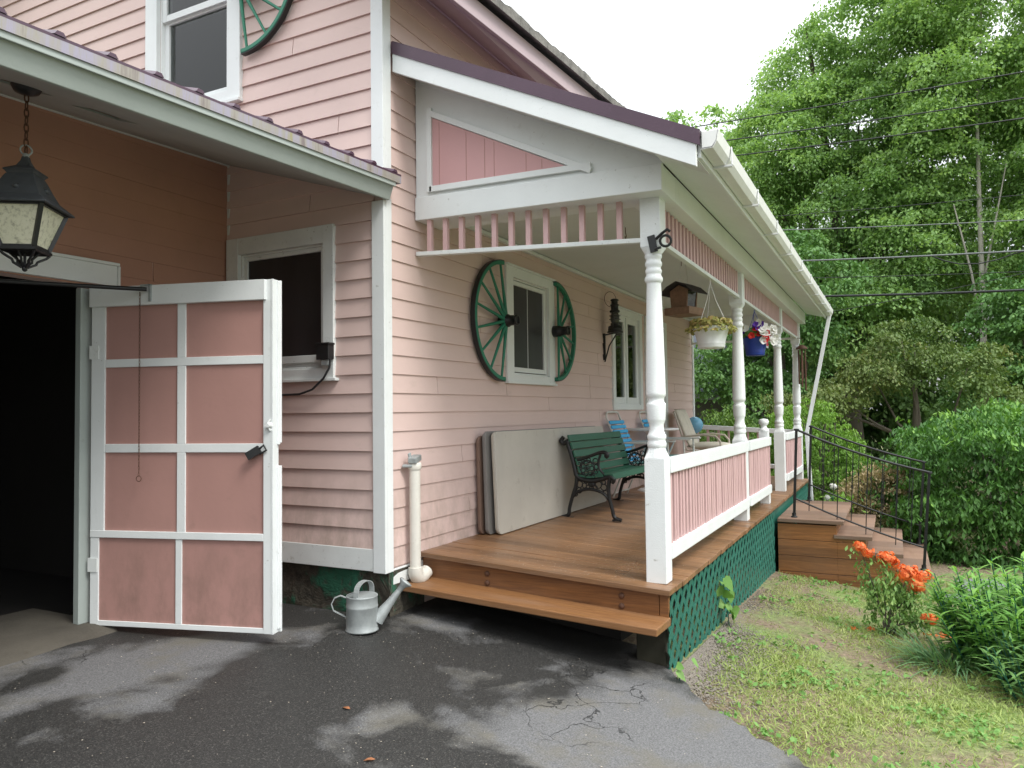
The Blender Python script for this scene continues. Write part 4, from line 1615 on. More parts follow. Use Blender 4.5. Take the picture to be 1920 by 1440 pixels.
# ================================================================ STANDPIPE at the house corner
o = Vector((.232, -.075, .2))
sp = empty('standpipe', o, 'stained white standpipe with an elbow beside the house corner', 'pipe')
m = MB(o)
m.lathe([(.245, .036), (.93, .036)], (.232, -.075, 0), 20)
m.lathe([(.925, .041), (.935, .044), (.965, .044), (.97, .038)], (.232, -.075, 0), 20)
m.build('pipe', 'pipe', sp)
m = MB(o)
m.tube([(.232, -.075, .285), (.232, -.075, .25), (.245, -.075, .225), (.275, -.075, .208), (.315, -.075, .215), (.365, -.075, .235)], [.046, .047, .048, .048, .047, .044], 18)
m.build('elbow', 'pipe', sp)
m = MB(o)
m.bar((.18, -.09, .985), (.30, -.05, 1.0), .06, .04)
m.bar((.215, -.06, .965), (.19, -.06, 1.035), .012, .03)
m.bar((.20, -.08, .95), (.17, -.02, .95), .03, .02)
m.build('cap', 'zinc', sp, .008)

# ================================================================ WATERING CAN
cx, cy = -.285, -.045
gz0 = G(cx, cy)+.014
o = Vector((cx, cy, gz0))
wc = empty('watering_can', o, 'dented galvanised watering can standing on the asphalt by the house corner', 'watering can')
m = MB(o)
m.lathe([(0, .092), (.004, .098), (.010, .098), (.014, .094), (.05, .094), (.135, .092), (.14, .0945), (.147, .0945), (.152, .092), (.198, .091), (.203, .094), (.208, .092), (.206, .088)], o, 28, cap=False)
m.lathe([(.002, .0), (.002, .092)], o, 28, cap=False)
m.build('body', 'zinc', wc)
# half lid over the spout side
n = 16
vs = [(cx, cy-.0, gz0+.206)]
sdv = Vector((.62, -.78, 0)).normalized()
fl = math.atan2(sdv.y, sdv.x)
top = []
for i in range(n+1):
    t = fl-R(112)+R(224)*i/n
    top.append((cx+math.cos(t)*.09, cy+math.sin(t)*.09, gz0+.206))
m = MB(o)
m.prism(top, (0, 0, .004))
m.build('lid', 'zinc', wc)
m = MB(o)
m.lathe([(.10, .0), (.10, .088)], o, 20, cap=False)
m.build('water', 'black', wc)
perp = Vector((-sdv.y, sdv.x, 0))
m = MB(o)
a = o+sdv*.085+Vector((0, 0, .055))
tip = o+sdv*.222+Vector((0, 0, .225))
m.tube([a, a.lerp(tip, .5), tip], [.044, .027, .016], 14)
m.build('spout', 'zinc', wc)
m = MB(o)
dt = (tip-a).normalized()
m.lathe([(-.01, .016), (.03, .02), (.055, .042), (.062, .043), (.066, .0)], tip, 16, tuple(dt))
m.bar(tip-sdv*.03+Vector((0, 0, -.055)), tip-sdv*.01+Vector((0, 0, -.01)), .006, .02)
m.build('rose', 'zinc', wc)
m = MB(o)   # hoop over the top, strap section
hp = perp*.82+sdv*.57
hs = sdv*.82-perp*.57
pts = [o+sdv*(.012)+hp*(.082*math.cos(t))+Vector((0, 0, .205+.085*math.sin(t)**.6 if math.sin(t) > 0 else .205)) for t in [math.pi*i/16 for i in range(17)]]
for i in range(16):
    m.bar(pts[i], pts[i+1], .034, .005, tuple((pts[i+1]-pts[i]).cross(hs)))
m.build('top_handle', 'zinc', wc)
m = MB(o)   # back handle
pts = [o-sdv*.088+Vector((0, 0, .195)), o-sdv*.125+Vector((0, 0, .212)), o-sdv*.16+Vector((0, 0, .200)), o-sdv*.178+Vector((0, 0, .165)), o-sdv*.165+Vector((0, 0, .125)), o-sdv*.095+Vector((0, 0, .085))]
for i in range(5):
    m.bar(pts[i], pts[i+1], .018, .005, tuple((pts[i+1]-pts[i]).cross(perp)))
m.build('back_handle', 'zinc', wc)

# ================================================================ FOLDING TABLES leaning on the wall
def fold_table(x0, y0, lean, w_, h_, top_mat, label, edge_mat, th=.045, z_=None):
    o = Vector((x0, y0, ZD(x0, y0)))
    t = empty('folding_table', o, label, 'folding table', 'folded tables leaning on the porch wall')
    ang = math.atan2(lean, h_)
    c_, s_ = math.cos(ang), math.sin(ang)
    def Q(u, v, n):      # u along X, v up the table, n out of its face (towards -Y)
        z0_ = ZD(x0+u, y0)
        return (x0+u, y0+v*s_-n*c_, z0_+.004+v*c_+n*s_)
    r = .045
    poly = []
    for (cu, cv, a0) in ((w_-r, h_-r, 0), (r, h_-r, 90), (r, r, 180), (w_-r, r, 270)):
        for k in range(6):
            a = R(a0+18*k)
            poly.append((cu+math.cos(a)*r, cv+math.sin(a)*r))
    n_ = len(poly)
    m = MB(o)
    vs = [Q(u, v, th) for u, v in poly]+[Q(u, v, th-.018) for u, v in poly]
    m.add(vs, [tuple(range(n_))]+[(i, n_+i, n_+(i+1) % n_, (i+1) % n_) for i in range(n_)])
    m.build('tabletop', top_mat, t, .003)
    m = MB(o)
    ins = [(w_/2+(u-w_/2)*.994, h_/2+(v-h_/2)*.985) for u, v in poly]
    vs = [Q(u, v, th-.0185) for u, v in ins]+[Q(u, v, 0) for u, v in ins]
    m.add(vs, [tuple(reversed(range(n_, 2*n_)))]+[(i, n_+i, n_+(i+1) % n_, (i+1) % n_) for i in range(n_)]+[tuple(range(n_))])
    m.build('underside', edge_mat, t)
    return t
fold_table(1.13, -.034, .012, 2.40, .75, 'table_brown', 'brown-edged folding table rearmost of the three, flat against the porch wall', 'table_brown', .030)
fold_table(1.15, -.088, .022, 2.42, .79, 'table_dark', 'dark grey folding table sandwiched in the middle of the three at the porch wall', 'table_dark', .031)
fold_table(1.20, -.150, .034, 2.42, .79, 'table_top', 'light grey stained folding table frontmost of the three, behind the green bench', 'table_edge', .034)

# ================================================================ GARDEN BENCH
bx0, bx1, by = 2.43, 3.83, -.225
o = Vector(((bx0+bx1)/2, by-.2, ZD(3.1, by-.2)))
be = empty('garden_bench', o, 'green slatted garden bench with ornate black cast-iron ends on the porch', 'bench')
def end_frame(x):
    z0 = ZD(x, by-.25)
    def P(y, z):            # y: distance in front of the back foot
        return (x, by-y, z0+z)
    m = MB(o)
    def curve(pts, r, flat=None):
        # Catmull-Rom through the points
        q = [pts[0]]+list(pts)+[pts[-1]]
        out, rad = [], []
        rs = r if isinstance(r, (list, tuple)) else [r]*len(pts)
        for i in range(1, len(q)-2):
            for k in range(5):
                t = k/5
                a = [.5*((2*q[i][j])+(-q[i-1][j]+q[i+1][j])*t+(2*q[i-1][j]-5*q[i][j]+4*q[i+1][j]-q[i+2][j])*t*t+(-q[i-1][j]+3*q[i][j]-3*q[i+1][j]+q[i+2][j])*t**3) for j in (0, 1)]
                out.append(P(*a))
                rad.append(rs[i-1]*(1-t)+rs[i]*t)
        out.append(P(*pts[-1]))
        rad.append(rs[-1])
        m.tube(out, rad, 8)
    # back upright with scrolled top, seat side rail, legs
    curve([(-.02, .735), (-.045, .70), (-.02, .675), (.02, .70), (.025, .66), (.06, .55), (.09, .43), (.105, .385), (.16, .355), (.26, .345), (.35, .365), (.42, .385), (.455, .36), (.44, .325)], [.018, .022, .02, .02, .021, .021, .022, .022, .022, .022, .022, .022, .02, .012])
    m.tube([P(-.02, .715), (x, by+.02, z0+.715)], .03, 12)
    curve([(.105, .385), (.095, .30), (.06, .20), (.03, .10), (.015, .03), (-.05, .006)], [.020, .018, .017, .017, .018, .016])
    curve([(.42, .375), (.405, .30), (.41, .20), (.435, .10), (.455, .03), (.52, .006)], [.020, .018, .017, .017, .018, .016])
    curve([(.045, .17), (.10, .235), (.17, .262), (.24, .268), (.31, .255), (.37, .225), (.42, .16)], .014)
    for yy, zz in ((.035, .02), (.47, .02)):
        m.box(x-.022, x+.022, by-yy-.03, by-yy+.03, z0-.002, z0+.014)
    # arm with a scroll
    curve([(.062, .545), (.12, .53), (.22, .56), (.32, .595), (.375, .60), (.40, .575), (.385, .55)], [.014, .014, .014, .015, .017, .018, .012])
    m.sphere(P(.392, .572), (.018, .026, .026), 10, 8)
    curve([(.335, .585), (.315, .52), (.32, .46), (.36, .41), (.42, .385)], .011)
    # ornament: rosettes of rings
    def rosette(cy_, cz_, R0, ring_r, k_):
        m.sphere(P(cy_, cz_), (.010, R0*.55, R0*.55), 10, 8)
        m.ring(P(cy_, cz_), R0+ring_r*2, .0055, (1, 0, 0), 24, 5)
        for k in range(k_):
            a = 2*math.pi*k/k_
            m.ring(P(cy_+math.cos(a)*(R0+ring_r*.6), cz_+math.sin(a)*(R0+ring_r*.6)), ring_r, .005, (1, 0, 0), 14, 5)
    rosette(.205, .455, .032, .020, 7)
    for (cy_, cz_, rr_) in ((.13, .48, .024), (.12, .43, .022), (.145, .40, .018), (.285, .52, .024), (.29, .47, .02), (.285, .425, .018), (.22, .53, .018), (.255, .40, .016), (.165, .52, .016)):
        m.ring(P(cy_, cz_), rr_, .0055, (1, 0, 0), 14, 5)
    m.sphere(P(.245, .315), (.010, .035, .03), 10, 8)
    for (cy_, cz_, rr_) in ((.13, .31, .03), (.125, .255, .024), (.175, .30, .022), (.19, .335, .015), (.31, .31, .03), (.36, .29, .028), (.375, .24, .022), (.36, .335, .018), (.09, .22, .018), (.28, .285, .018), (.21, .29, .015), (.40, .195, .014)):
        m.ring(P(cy_, cz_), rr_, .0055, (1, 0, 0), 14, 5)
    return m.build('end_frame', 'iron', be)
end_frame(bx0)
end_frame(bx1)
def slat(y, z, w_, tilt, nm):
    m = MB(o)
    zb0, zb1 = ZD(bx0, by-.25), ZD(bx1, by-.25)
    a = R(tilt)
    dy, dz = math.cos(a)*w_/2, math.sin(a)*w_/2
    ny, nz = -math.sin(a)*.009, math.cos(a)*.009
    def c(x, zb, sy, sn):
        return (x, by-(y+sy*dy+sn*ny), zb+z+sy*dz+sn*nz)
    xa, xb = bx0-.015, bx1+.015
    m.hexa([c(xa, zb0, -1, -1), c(xb, zb1, -1, -1), c(xb, zb1, 1, -1), c(xa, zb0, 1, -1), c(xa, zb0, -1, 1), c(xb, zb1, -1, 1), c(xb, zb1, 1, 1), c(xa, zb0, 1, 1)])
    m.build(nm, 'bench_green', be, .003)
for y, z, t in ((.150, .385, -8), (.235, .377, 2), (.320, .387, 6), (.405, .405, 0)):
    slat(y, z, .078, t, 'seat_slat')
slat(.452, .385, .05, -70, 'seat_slat')
for y, z in ((.128, .44), (.108, .512), (.085, .583), (.060, .655), (.035, .722)):
    slat(y, z, .064, 107, 'back_slat')

# ================================================================ WEBBED LAWN CHAIRS
def lawn_chair(x0, y0, label, w_=.46):
    o = Vector((x0, y0, ZD(x0, y0-.3)))
    t = empty('lawn_chair', o, label, 'lawn chair', 'lawn chairs with blue webbing')
    z0 = o.z
    def P(u, y, z):
        return (x0+u, y0-y, z0+z)
    m = MB(o)
    # back loop
    B0, B1 = (.26, .36), (.02, .95)
    loop = [P(0, B0[0], B0[1]), P(0, B1[0]+.012, B1[1]-.06), P(.03, B1[0]+.002, B1[1]-.012), P(.08, B1[0], B1[1]), P(w_-.08, B1[0], B1[1]), P(w_-.03, B1[0]+.002, B1[1]-.012), P(w_, B1[0]+.012, B1[1]-.06), P(w_, B0[0], B0[1])]
    m.tube(loop, .012, 8)
    m.tube([P(0, .22, .37), P(0, .70, .40), P(w_, .70, .40), P(w_, .22, .37)], .012, 8)
    for u in (-.018, w_+.018):
        m.tube([P(u, .10, 0.01), P(u, .22, .30), P(u, .36, .60)], .011, 8)
        m.tube([P(u, .62, .01), P(u, .60, .30), P(u, .585, .60)], .011, 8)
    m.tube([P(-.018, .62, .06), P(w_+.018, .62, .06)], .009, 6)
    m.tube([P(-.018, .12, .06), P(w_+.018, .12, .06)], .009, 6)
    m.build('frame', 'chair_frame', t)
    for u in (-.018, w_+.018):
        q = MB(o)
        q.bar(P(u, .12, .61), P(u, .68, .61), .045, .018)
        q.build('armrest', 'chair_frame', t, .006)
    q = MB(o)
    for i in range(9):
        s_ = .10+i*.088
        a = Vector(P(0, B0[0]*(1-s_)+B1[0]*s_, B0[1]*(1-s_)+B1[1]*s_))
        q.bar(a+Vector((-.012, -.008, 0)), a+Vector((w_+.012, -.008, 0)), .038, .02, (0, -.93, .37))
    q.build('back_webbing', 'blue_web', t, .004)
    q = MB(o)
    for i in range(8):
        y = .27+i*.056
        q.bar(P(-.012, y, .385+.02*i/8), P(w_+.012, y, .385+.02*i/8), .045, .018)
    q.build('seat_webbing', 'teal_web', t, .004)
lawn_chair(4.0, -.02, 'blue-webbed lawn chair beside the far end of the green bench', .45)
lawn_chair(5.22, -.02, 'blue-webbed lawn chair half hidden behind the front porch post, past the white table', .45)

# ================================================================ WHITE TABLE, CUSHIONED CHAIR, GLOBE
o = Vector((4.92, -.30, ZD(4.92, -.3)))
t = empty('round_table', o, 'white round pedestal table between the two blue lawn chairs', 'table')
m = MB(o)
m.lathe([(.725, .30), (.732, .315), (.745, .318), (.752, .31), (.753, .0)], o, 32)
m.build('tabletop', 'white_plastic', t)
m = MB(o)
m.lathe([(0, .19), (.012, .19), (.03, .16), (.05, .065), (.10, .052), (.62, .048), (.70, .075), (.726, .13)], o, 24)
m.build('pedestal', 'white_plastic', t)

o = Vector((6.62, -.35, ZD(6.62, -.35)))
cc = empty('patio_chair', o, 'beige cushioned patio chair with looped tube arms by the end railing', 'chair')
def PCH(u, y, z):
    return (6.50+u, -.10-y, o.z+z)
m = MB(o)
for u in (0, .60):
    m.tube([PCH(u, .14, .60), PCH(u, .45, .63), PCH(u, .62, .61), PCH(u, .68, .54), PCH(u, .69, .40), PCH(u, .68, .03), PCH(u, .10, .01)], .014, 8)
m.tube([PCH(0, .05, .95), PCH(0, .22, .42), PCH(0, .68, .40), PCH(.6, .68, .40), PCH(.6, .22, .42), PCH(.6, .05, .95), PCH(0, .05, .95)], .014, 8)
m.build('frame', 'beige_frame', cc)
m = MB(o)
def pillow(A, U, V, T, nu=9, nv=9, th=.05):
    vs, fs = [], []
    for sgn in (1, -1):
        for i in range(nu+1):
            for j in range(nv+1):
                u, v = i/nu, j/nv
                e = (1-abs(2*u-1)**5)*(1-abs(2*v-1)**5)
                tuft = 1-.30*max(0, math.cos(u*math.pi*6))**8*.7
                vs.append(A+U*u+V*v+T*(sgn*th*(.30+.70*e)*tuft))
    k = (nu+1)*(nv+1)
    for i in range(nu):
        for j in range(nv):
            a = i*(nv+1)+j
            fs.append((a, a+1, a+nv+2, a+nv+1))
            fs.append((k+a, k+a+nv+1, k+a+nv+2, k+a+1))
    for i in range(nu):
        for j in (0, nv):
            a = i*(nv+1)+j
            fs.append((a, a+nv+1, k+a+nv+1, k+a))
    for j in range(nv):
        for i in (0, nu):
            a = i*(nv+1)+j
            fs.append((a, a+1, k+a+1, k+a))
    m.add(vs, fs, True)
A = Vector(PCH(.03, .06, .98))
pillow(A, Vector((.54, 0, 0)), Vector(PCH(.03, .26, .45))-A, Vector((0, -.94, -.34)), 24, 9, .055)
m.build('back_cushion', 'cushion', cc)
m = MB(o)
A = Vector(PCH(.03, .22, .47))
pillow(A, Vector((.54, 0, 0)), Vector(PCH(.03, .74, .47))-A, Vector((0, 0, 1)), 24, 9, .05)
m.build('seat_cushion', 'cushion', cc)

o = Vector((7.62, -.17, ZD(7.6, -.17)))
g = empty('gazing_globe', o, 'shiny light blue globe behind the cushioned patio chair', 'garden globe')
m = MB(o)
m.sphere((o.x, o.y, 1.055), .128, 28, 18)
m.build('globe', 'globe', g)
m = MB(o)
m.lathe([(0, .15), (.02, .15), (.05, .06), (.30, .04), (.52, .06), (.585, .09), (.60, .07)], o, 20)
m.build('stand', 'white_plastic', g)

# ================================================================ BIRD FEEDER
fx, fy, fz = 2.48, -1.32, 2.10
o = Vector((fx, fy, fz))
bf = empty('bird_feeder', o, 'weathered wooden house-shaped bird feeder hanging from the porch ceiling', 'bird feeder')
ra = R(-106)
def FP(a, b_, z):
    return (fx+a*math.cos(ra)-b_*math.sin(ra), fy+a*math.sin(ra)+b_*math.cos(ra), fz+z)
def fhex(m, a0, a1, b0, b1, z0, z1, ta=0, tb=0):
    m.hexa([FP(a0, b0, z0), FP(a1, b0, z0), FP(a1, b1, z0), FP(a0, b1, z0), FP(a0-ta, b0-tb, z1), FP(a1+ta, b0-tb, z1), FP(a1+ta, b1+tb, z1), FP(a0-ta, b1+tb, z1)])
m = MB(o)
fhex(m, -.12, .12, -.125, .125, 0, .012)
for a0, a1, b0, b1 in ((-.12, -.108, -.125, .125), (.108, .12, -.125, .125), (-.108, .108, -.125, -.113), (-.108, .108, .113, .125)):
    fhex(m, a0, a1, b0, b1, .012, .062)
m.build('tray', 'old_wood', bf, .003)
for sb in (-1, 1):
    m = MB(o)
    b0, b1 = sorted((sb*.085, sb*.072))
    fhex(m, -.075, .075, b0, b1, .062, .21, .012, 0)
    m.prism([FP(-.087, sb*.078-.005, .209), FP(.087, sb*.078-.005, .209), FP(0, sb*.078-.005, .255)], tuple(Vector(FP(0, .01, 0))-Vector(FP(0, 0, 0))))
    m.build('end_wall', 'old_wood', bf, .003)
m = MB(o)
m.hexa([FP(-.06, -.07, .03), FP(-.056, -.07, .03), FP(-.056, .07, .03), FP(-.06, .07, .03), FP(-.082, -.07, .205), FP(-.078, -.07, .205), FP(-.078, .07, .205), FP(-.082, .07, .205)])
m.hexa([FP(.056, -.07, .03), FP(.06, -.07, .03), FP(.06, .07, .03), FP(.056, .07, .03), FP(.078, -.07, .205), FP(.082, -.07, .205), FP(.082, .07, .205), FP(.078, .07, .205)])
m.build('side_pane', 'smoky', bf)
for sg in (-1, 1):
    m = MB(o)
    p = [FP(sg*.002, -.135, .268), FP(sg*.09, -.135, .232), FP(sg*.155, -.135, .175), FP(sg*.155, -.135, .187), FP(sg*.09, -.135, .244), FP(sg*.002, -.135, .282)]
    m.prism(p, tuple(Vector(FP(0, .27, 0))-Vector(FP(0, 0, 0))))
    m.build('roof', 'feeder_roof', bf, .002)
m = MB(o)
for b_ in (-.08, .08):
    m.tube([FP(0, b_, .27), (fx, fy, 2.735)], .0022, 5)
m.build('cord', 'string', bf)

# ceiling hooks
for i, (x, y) in enumerate(((1.75, -1.05), (2.9, -1.2))):
    m = MB((x, y, 2.70))
    m.tube([(x, y, 2.74), (x, y, 2.70), (x+.012, y, 2.685), (x+.02, y, 2.672), (x+.008, y, 2.655), (x-.008, y, 2.665)], .0035, 6)
    m.tube([(x, y, 2.665), (x+.006, y, 2.64), (x-.004, y, 2.61)], .003, 6)
    tag(m.build('ceiling_hook', 'rust', None, loc=(x, y, 2.70)), ['small rusty hook in the porch ceiling left of the front post', 'small rusty hook in the porch ceiling right of the front post'][i], 'hook', 'hooks in the porch ceiling')

# post bracket
m = MB((.49, -1.6, 2.3))
m.bar((.482, -1.625, 2.345), (.482, -1.645, 2.245), .045, .014, (1, 0, 0))
m.tube([(.472, -1.66, 2.32), (.455, -1.70, 2.345), (.45, -1.735, 2.365), (.455, -1.75, 2.35)], .009, 8)
m.ring((.462, -1.72, 2.30), .032, .008, (1, .25, .2), 16, 6)
m.tube([(.472, -1.65, 2.26), (.465, -1.69, 2.265)], .008, 8)
tag(m.build('flag_bracket', 'black', None, loc=(.49, -1.6, 2.3)), 'small black flagpole bracket screwed to the top of the front porch post', 'bracket')

# ================================================================ FOLIAGE BUILDERS
RNG = np.random.default_rng(7)
def cluster_leaves(centers, normals, per, spread, size, droop=.25, flat=.45, rng=RNG):
    """flattened sprays of leaves round each cluster centre, facing roughly outwards and up"""
    k = len(centers)
    c = np.repeat(centers, per, 0)
    nn = np.repeat(unit(normals), per, 0)
    off = rng.normal(0, 1, (k*per, 3))*spread
    along = np.sum(off*nn, 1, keepdims=True)
    off = off-nn*along*(1-flat)
    off[:, 2] -= droop*np.linalg.norm(off, axis=1)*.6
    p = c+off
    n = unit(nn*.55+rng.normal(0, .55, p.shape)+np.array([0, 0, .35]))
    tip = unit(off+rng.normal(0, .5, p.shape)*spread+np.array([0, 0, -droop]))
    s = size*rng.uniform(.6, 1.25, len(p))
    return p, n, tip, s

def leaf_object(name, mat, parent, packs, width=.6, tints=None, fold=.2):
    vs, ts, tt = [], [], []
    k = 0
    for i, (p, n, tip, s) in enumerate(packs):
        v, t = leaf_arrays(p, n, tip, s, width, fold)
        vs.append(v)
        ts.append(t+k)
        k += len(v)
        base = tints[i] if tints is not None else RNG.uniform(.15, .85, len(p))
        tt.append(np.repeat(base, 2))
    return np_mesh(name, np.concatenate(vs), np.concatenate(ts), mat, parent, np.concatenate(tt))

def lobes_surface(lobes, n, rng, inner=.62):
    """points on the outside of a union of ellipsoid lobes"""
    lobes = np.array(lobes, float)
    vol = (lobes[:, 3]*lobes[:, 4]+lobes[:, 3]*lobes[:, 5])
    pick = rng.choice(len(lobes), n*2, p=vol/vol.sum())
    d = unit(rng.normal(0, 1, (n*2, 3)))
    rad = rng.uniform(.72, 1.06, (n*2, 1))
    L_ = lobes[pick]
    p = L_[:, :3]+d*L_[:, 3:6]*rad
    keep = np.ones(len(p), bool)
    for i, l in enumerate(lobes):
        q = np.sum(((p-l[:3])/l[3:6])**2, 1)
        keep &= ~((q < inner**2) & (pick != i))
    p, d, pick = p[keep][:n], d[keep][:n], pick[keep][:n]
    return p, d, pick

def tree(name, label, cat, base, trunk_h, lobes, nclump, crad, per, size, mat, bark='bark', r=.16, group=None, width=.62, seed=1, limbs=True, extra=(), ncl=15, droop=.35):
    """crown = lobes, each carrying many billowing clumps; a clump is a dome of leaf sprays, open underneath"""
    rng = np.random.default_rng(seed)
    o = empty(name, base, label, cat, group)
    B = np.array(base, float)
    L_ = np.array([[l[0]-B[0], l[1]-B[1], l[2]-B[2]]+list(l[3:6]) for l in lobes], float)
    p, d, pick = lobes_surface(L_, nclump, rng, .55)
    tl = rng.uniform(-.10, .10, len(L_))[pick]+rng.normal(0, .13, len(p))
    cr = crad*rng.uniform(.55, 1.25, len(p))
    c = np.repeat(p, ncl, 0)
    e = unit(rng.normal(0, 1, (len(c), 3))+np.repeat(d, ncl, 0)*.35+np.array([0, 0, .75]))
    c = c+e*np.repeat(cr, ncl)[:, None]*np.array([1.15, 1.15, .72])*rng.uniform(.75, 1.08, (len(c), 1))
    pk = cluster_leaves(c, e*.6+np.array([0, 0, .7]), per, crad*.30, size, droop, .35, rng)
    tint = np.clip(np.repeat(np.repeat(.42+tl, ncl)+rng.normal(0, .08, len(c)), per)+rng.normal(0, .10, len(c)*per), 0, 1)
    leaf_object('crown', mat, o, [pk], width, [tint])
    m = MB()
    top = Vector((float(L_[:, 0].mean()), float(L_[:, 1].mean()), float((L_[:, 2]+L_[:, 5]*.2).max())))
    rr = random.Random(seed)
    pts = []
    for i in range(7):
        t = i/6
        pts.append((top.x*t**1.5+rr.uniform(-.08, .08)*(i > 0), top.y*t**1.5+rr.uniform(-.08, .08)*(i > 0), -.2+(top.z+.2)*t))
    m.tube(pts, [r*(1.25-1.1*i/6) for i in range(7)], 10)
    if limbs:
        for l in L_:
            z = trunk_h*rr.uniform(.6, 1.0)
            k = min(1, max(0, (z+.2)/(top.z+.2)))
            s_ = Vector((top.x*k**1.5, top.y*k**1.5, z))
            e_ = Vector((l[0], l[1], l[2]))
            md = s_.lerp(e_, .5)+Vector((rr.uniform(-.2, .2), rr.uniform(-.2, .2), rr.uniform(-.3, .1)))
            m.tube([s_, md, e_], [r*.5, r*.33, r*.10], 7)
    for (a, b_, ra_) in extra:
        m.tube([Vector(a)-Vector(base), (Vector(a)+Vector(b_))/2-Vector(base)+Vector((rr.uniform(-.1, .1), rr.uniform(-.1, .1), 0)), Vector(b_)-Vector(base)], [ra_, ra_*.8, ra_*.4], 7)
    m.build('trunk', bark, o)
    return o

# ================================================================ HANGING POTS
def pot(cx, cy, cz, r0, r1, h, mat, hook_z, label, cat, wires, wire_mat):
    """cz: bottom of the pot"""
    o = Vector((cx, cy, cz))
    t = empty('hanging_pot', o, label, cat, 'plant pots hanging along the porch edge')
    m = MB(o)
    m.lathe([(0, 0), (0, r0*.96), (.012, r0), (.03, r0*1.01), (.034, r0*1.03), (.040, r0*1.03), (.045, r0*1.02), (h-.025, r1*.96), (h-.022, r1), (h, r1*1.01), (h, r1*.93), (h-.03, r1*.9)], o, 32, cap=False)
    m.build('pot', mat, t)
    m = MB(o)
    m.lathe([(h-.03, 0), (h-.025, r1*.92)], o, 24, cap=False)
    m.build('soil', 'soil', t)
    m = MB(o)
    for k in range(wires):
        a = 2*math.pi*k/wires+.5
        m.tube([(cx+math.cos(a)*r1*.97, cy+math.sin(a)*r1*.97, cz+h-.01), (cx+math.cos(a)*r1*.30, cy+math.sin(a)*r1*.30, cz+h+(hook_z-cz-h)*.55), (cx, cy, hook_z-.03)], .0028, 5)
    m.tube([(cx, cy, hook_z-.03), (cx, cy, hook_z-.005), (cx+.01, cy, hook_z+.015), (cx, cy-.004, hook_z+.03)], .004, 6)
    m.build('hanger', wire_mat, t)
    return t, o
rng = np.random.default_rng(21)
t, o = pot(2.13, -1.62, 1.78, .105, .140, .17, 'white_plastic', 2.33, 'white hanging pot with russet trailing leaves on the porch edge', 'flower pot', 3, 'string')
def pot_leaves(o, n, r, h, spread, size, mat, parent, nm, zoff=0, up=.3, ring=False):
    a = rng.uniform(0, 2*math.pi, n)
    rr = r*np.sqrt(rng.uniform(0.0 if not ring else .7, 1.0, n))
    c = np.stack([np.cos(a)*rr, np.sin(a)*rr, h+zoff+rng.uniform(0, spread, n)*(1-.4*rr/r)], 1)
    nrm = np.stack([np.cos(a)*.6, np.sin(a)*.6, np.full(n, .8)], 1)
    pk = (c, unit(nrm+rng.normal(0, .4, c.shape)), unit(np.stack([np.cos(a), np.sin(a), np.full(n, up)], 1)+rng.normal(0, .5, c.shape)), size*rng.uniform(.6, 1.3, n))
    return leaf_object(nm, mat, parent, [pk], .7)
pot_leaves(o, 700, .17, .165, .10, .036, 'potleaf', t, 'foliage')
pot_leaves(o, 200, .20, .15, .06, .034, 'potleaf', t, 'trailing_leaves', -.02, -.3, True)
m = MB(o)
for k in range(9):
    a = 2*math.pi*k/9+.3
    dx, dy = math.cos(a), math.sin(a)
    m.tube([(o.x+dx*.08, o.y+dy*.08, o.z+.15), (o.x+dx*.14, o.y+dy*.14, o.z+.17), (o.x+dx*.185, o.y+dy*.185, o.z+.125)], .002, 4)
m.build('stems', 'rust', t)

t, o = pot(4.25, -1.62, 1.85, .095, .138, .195, 'blue_pot', 2.345, 'blue hanging pot of red, white and violet petunias on the porch edge', 'flower pot', 3, 'blue_pot')
pot_leaves(o, 520, .17, .19, .09, .04, 'maple_dark', t, 'foliage')
def petunias(mat, spots, r, parent):
    """open trumpets of five fused petals, facing outwards and up"""
    vs, ts, tt = [], [], []
    k = 0
    for (lat, z, dep) in spots:
        c = np.array([dep, -lat, z])
        nr = unit(np.array([[dep-.25, -lat*1.2, .10]])+rng.normal(0, .13, (1, 3)))[0]
        a_ = np.cross(nr, [0, 0, 1.0])
        a_ /= np.linalg.norm(a_)
        b_ = np.cross(nr, a_)
        n = 15
        rr_ = r*rng.uniform(.8, 1.2)
        v = [c-nr*.022]
        for i in range(n):
            t_ = 2*math.pi*i/n
            q = rr_*(1+.12*math.cos(5*t_))
            v.append(c+(a_*math.cos(t_)+b_*math.sin(t_))*q*.45-nr*.005)
        for i in range(n):
            t_ = 2*math.pi*i/n
            q = rr_*(1+.12*math.cos(5*t_))
            v.append(c+(a_*math.cos(t_)+b_*math.sin(t_))*q+nr*.006*math.cos(5*t_))
        q = []
        for i in range(n):
            j = (i+1) % n
            q += [[0, 1+i, 1+j], [1+i, 1+n+i, 1+n+j], [1+i, 1+n+j, 1+j]]
        vs.append(np.array(v))
        ts.append(np.array(q)+k)
        k += len(v)
        tt += [rng.uniform(.2, .8)]*(3*n)
    np_mesh('blossoms', np.concatenate(vs), np.concatenate(ts), mat, parent, tt)
def spots(n, l0, l1, z0, z1):
    l = rng.uniform(l0, l1, n)
    return [(a, b_, -math.sqrt(max(.0009, .185**2-min(a*a, .03)))*c_) for a, b_, c_ in zip(l, rng.uniform(z0, z1, n), rng.uniform(.75, 1.0, n))]
petunias('redflower', spots(11, -.02, .17, .19, .28)+spots(3, .12, .2, .15, .2), .032, t)
petunias('whiteflower', spots(22, .09, .23, .13, .29)+spots(3, -.12, -.03, .26, .31)+spots(3, .05, .12, .29, .34), .036, t)
petunias('purpleflower', spots(6, .02, .12, .27, .34)+spots(5, -.17, -.09, .19, .25), .032, t)
m = MB(o)
vx, vy = -.80, -.60
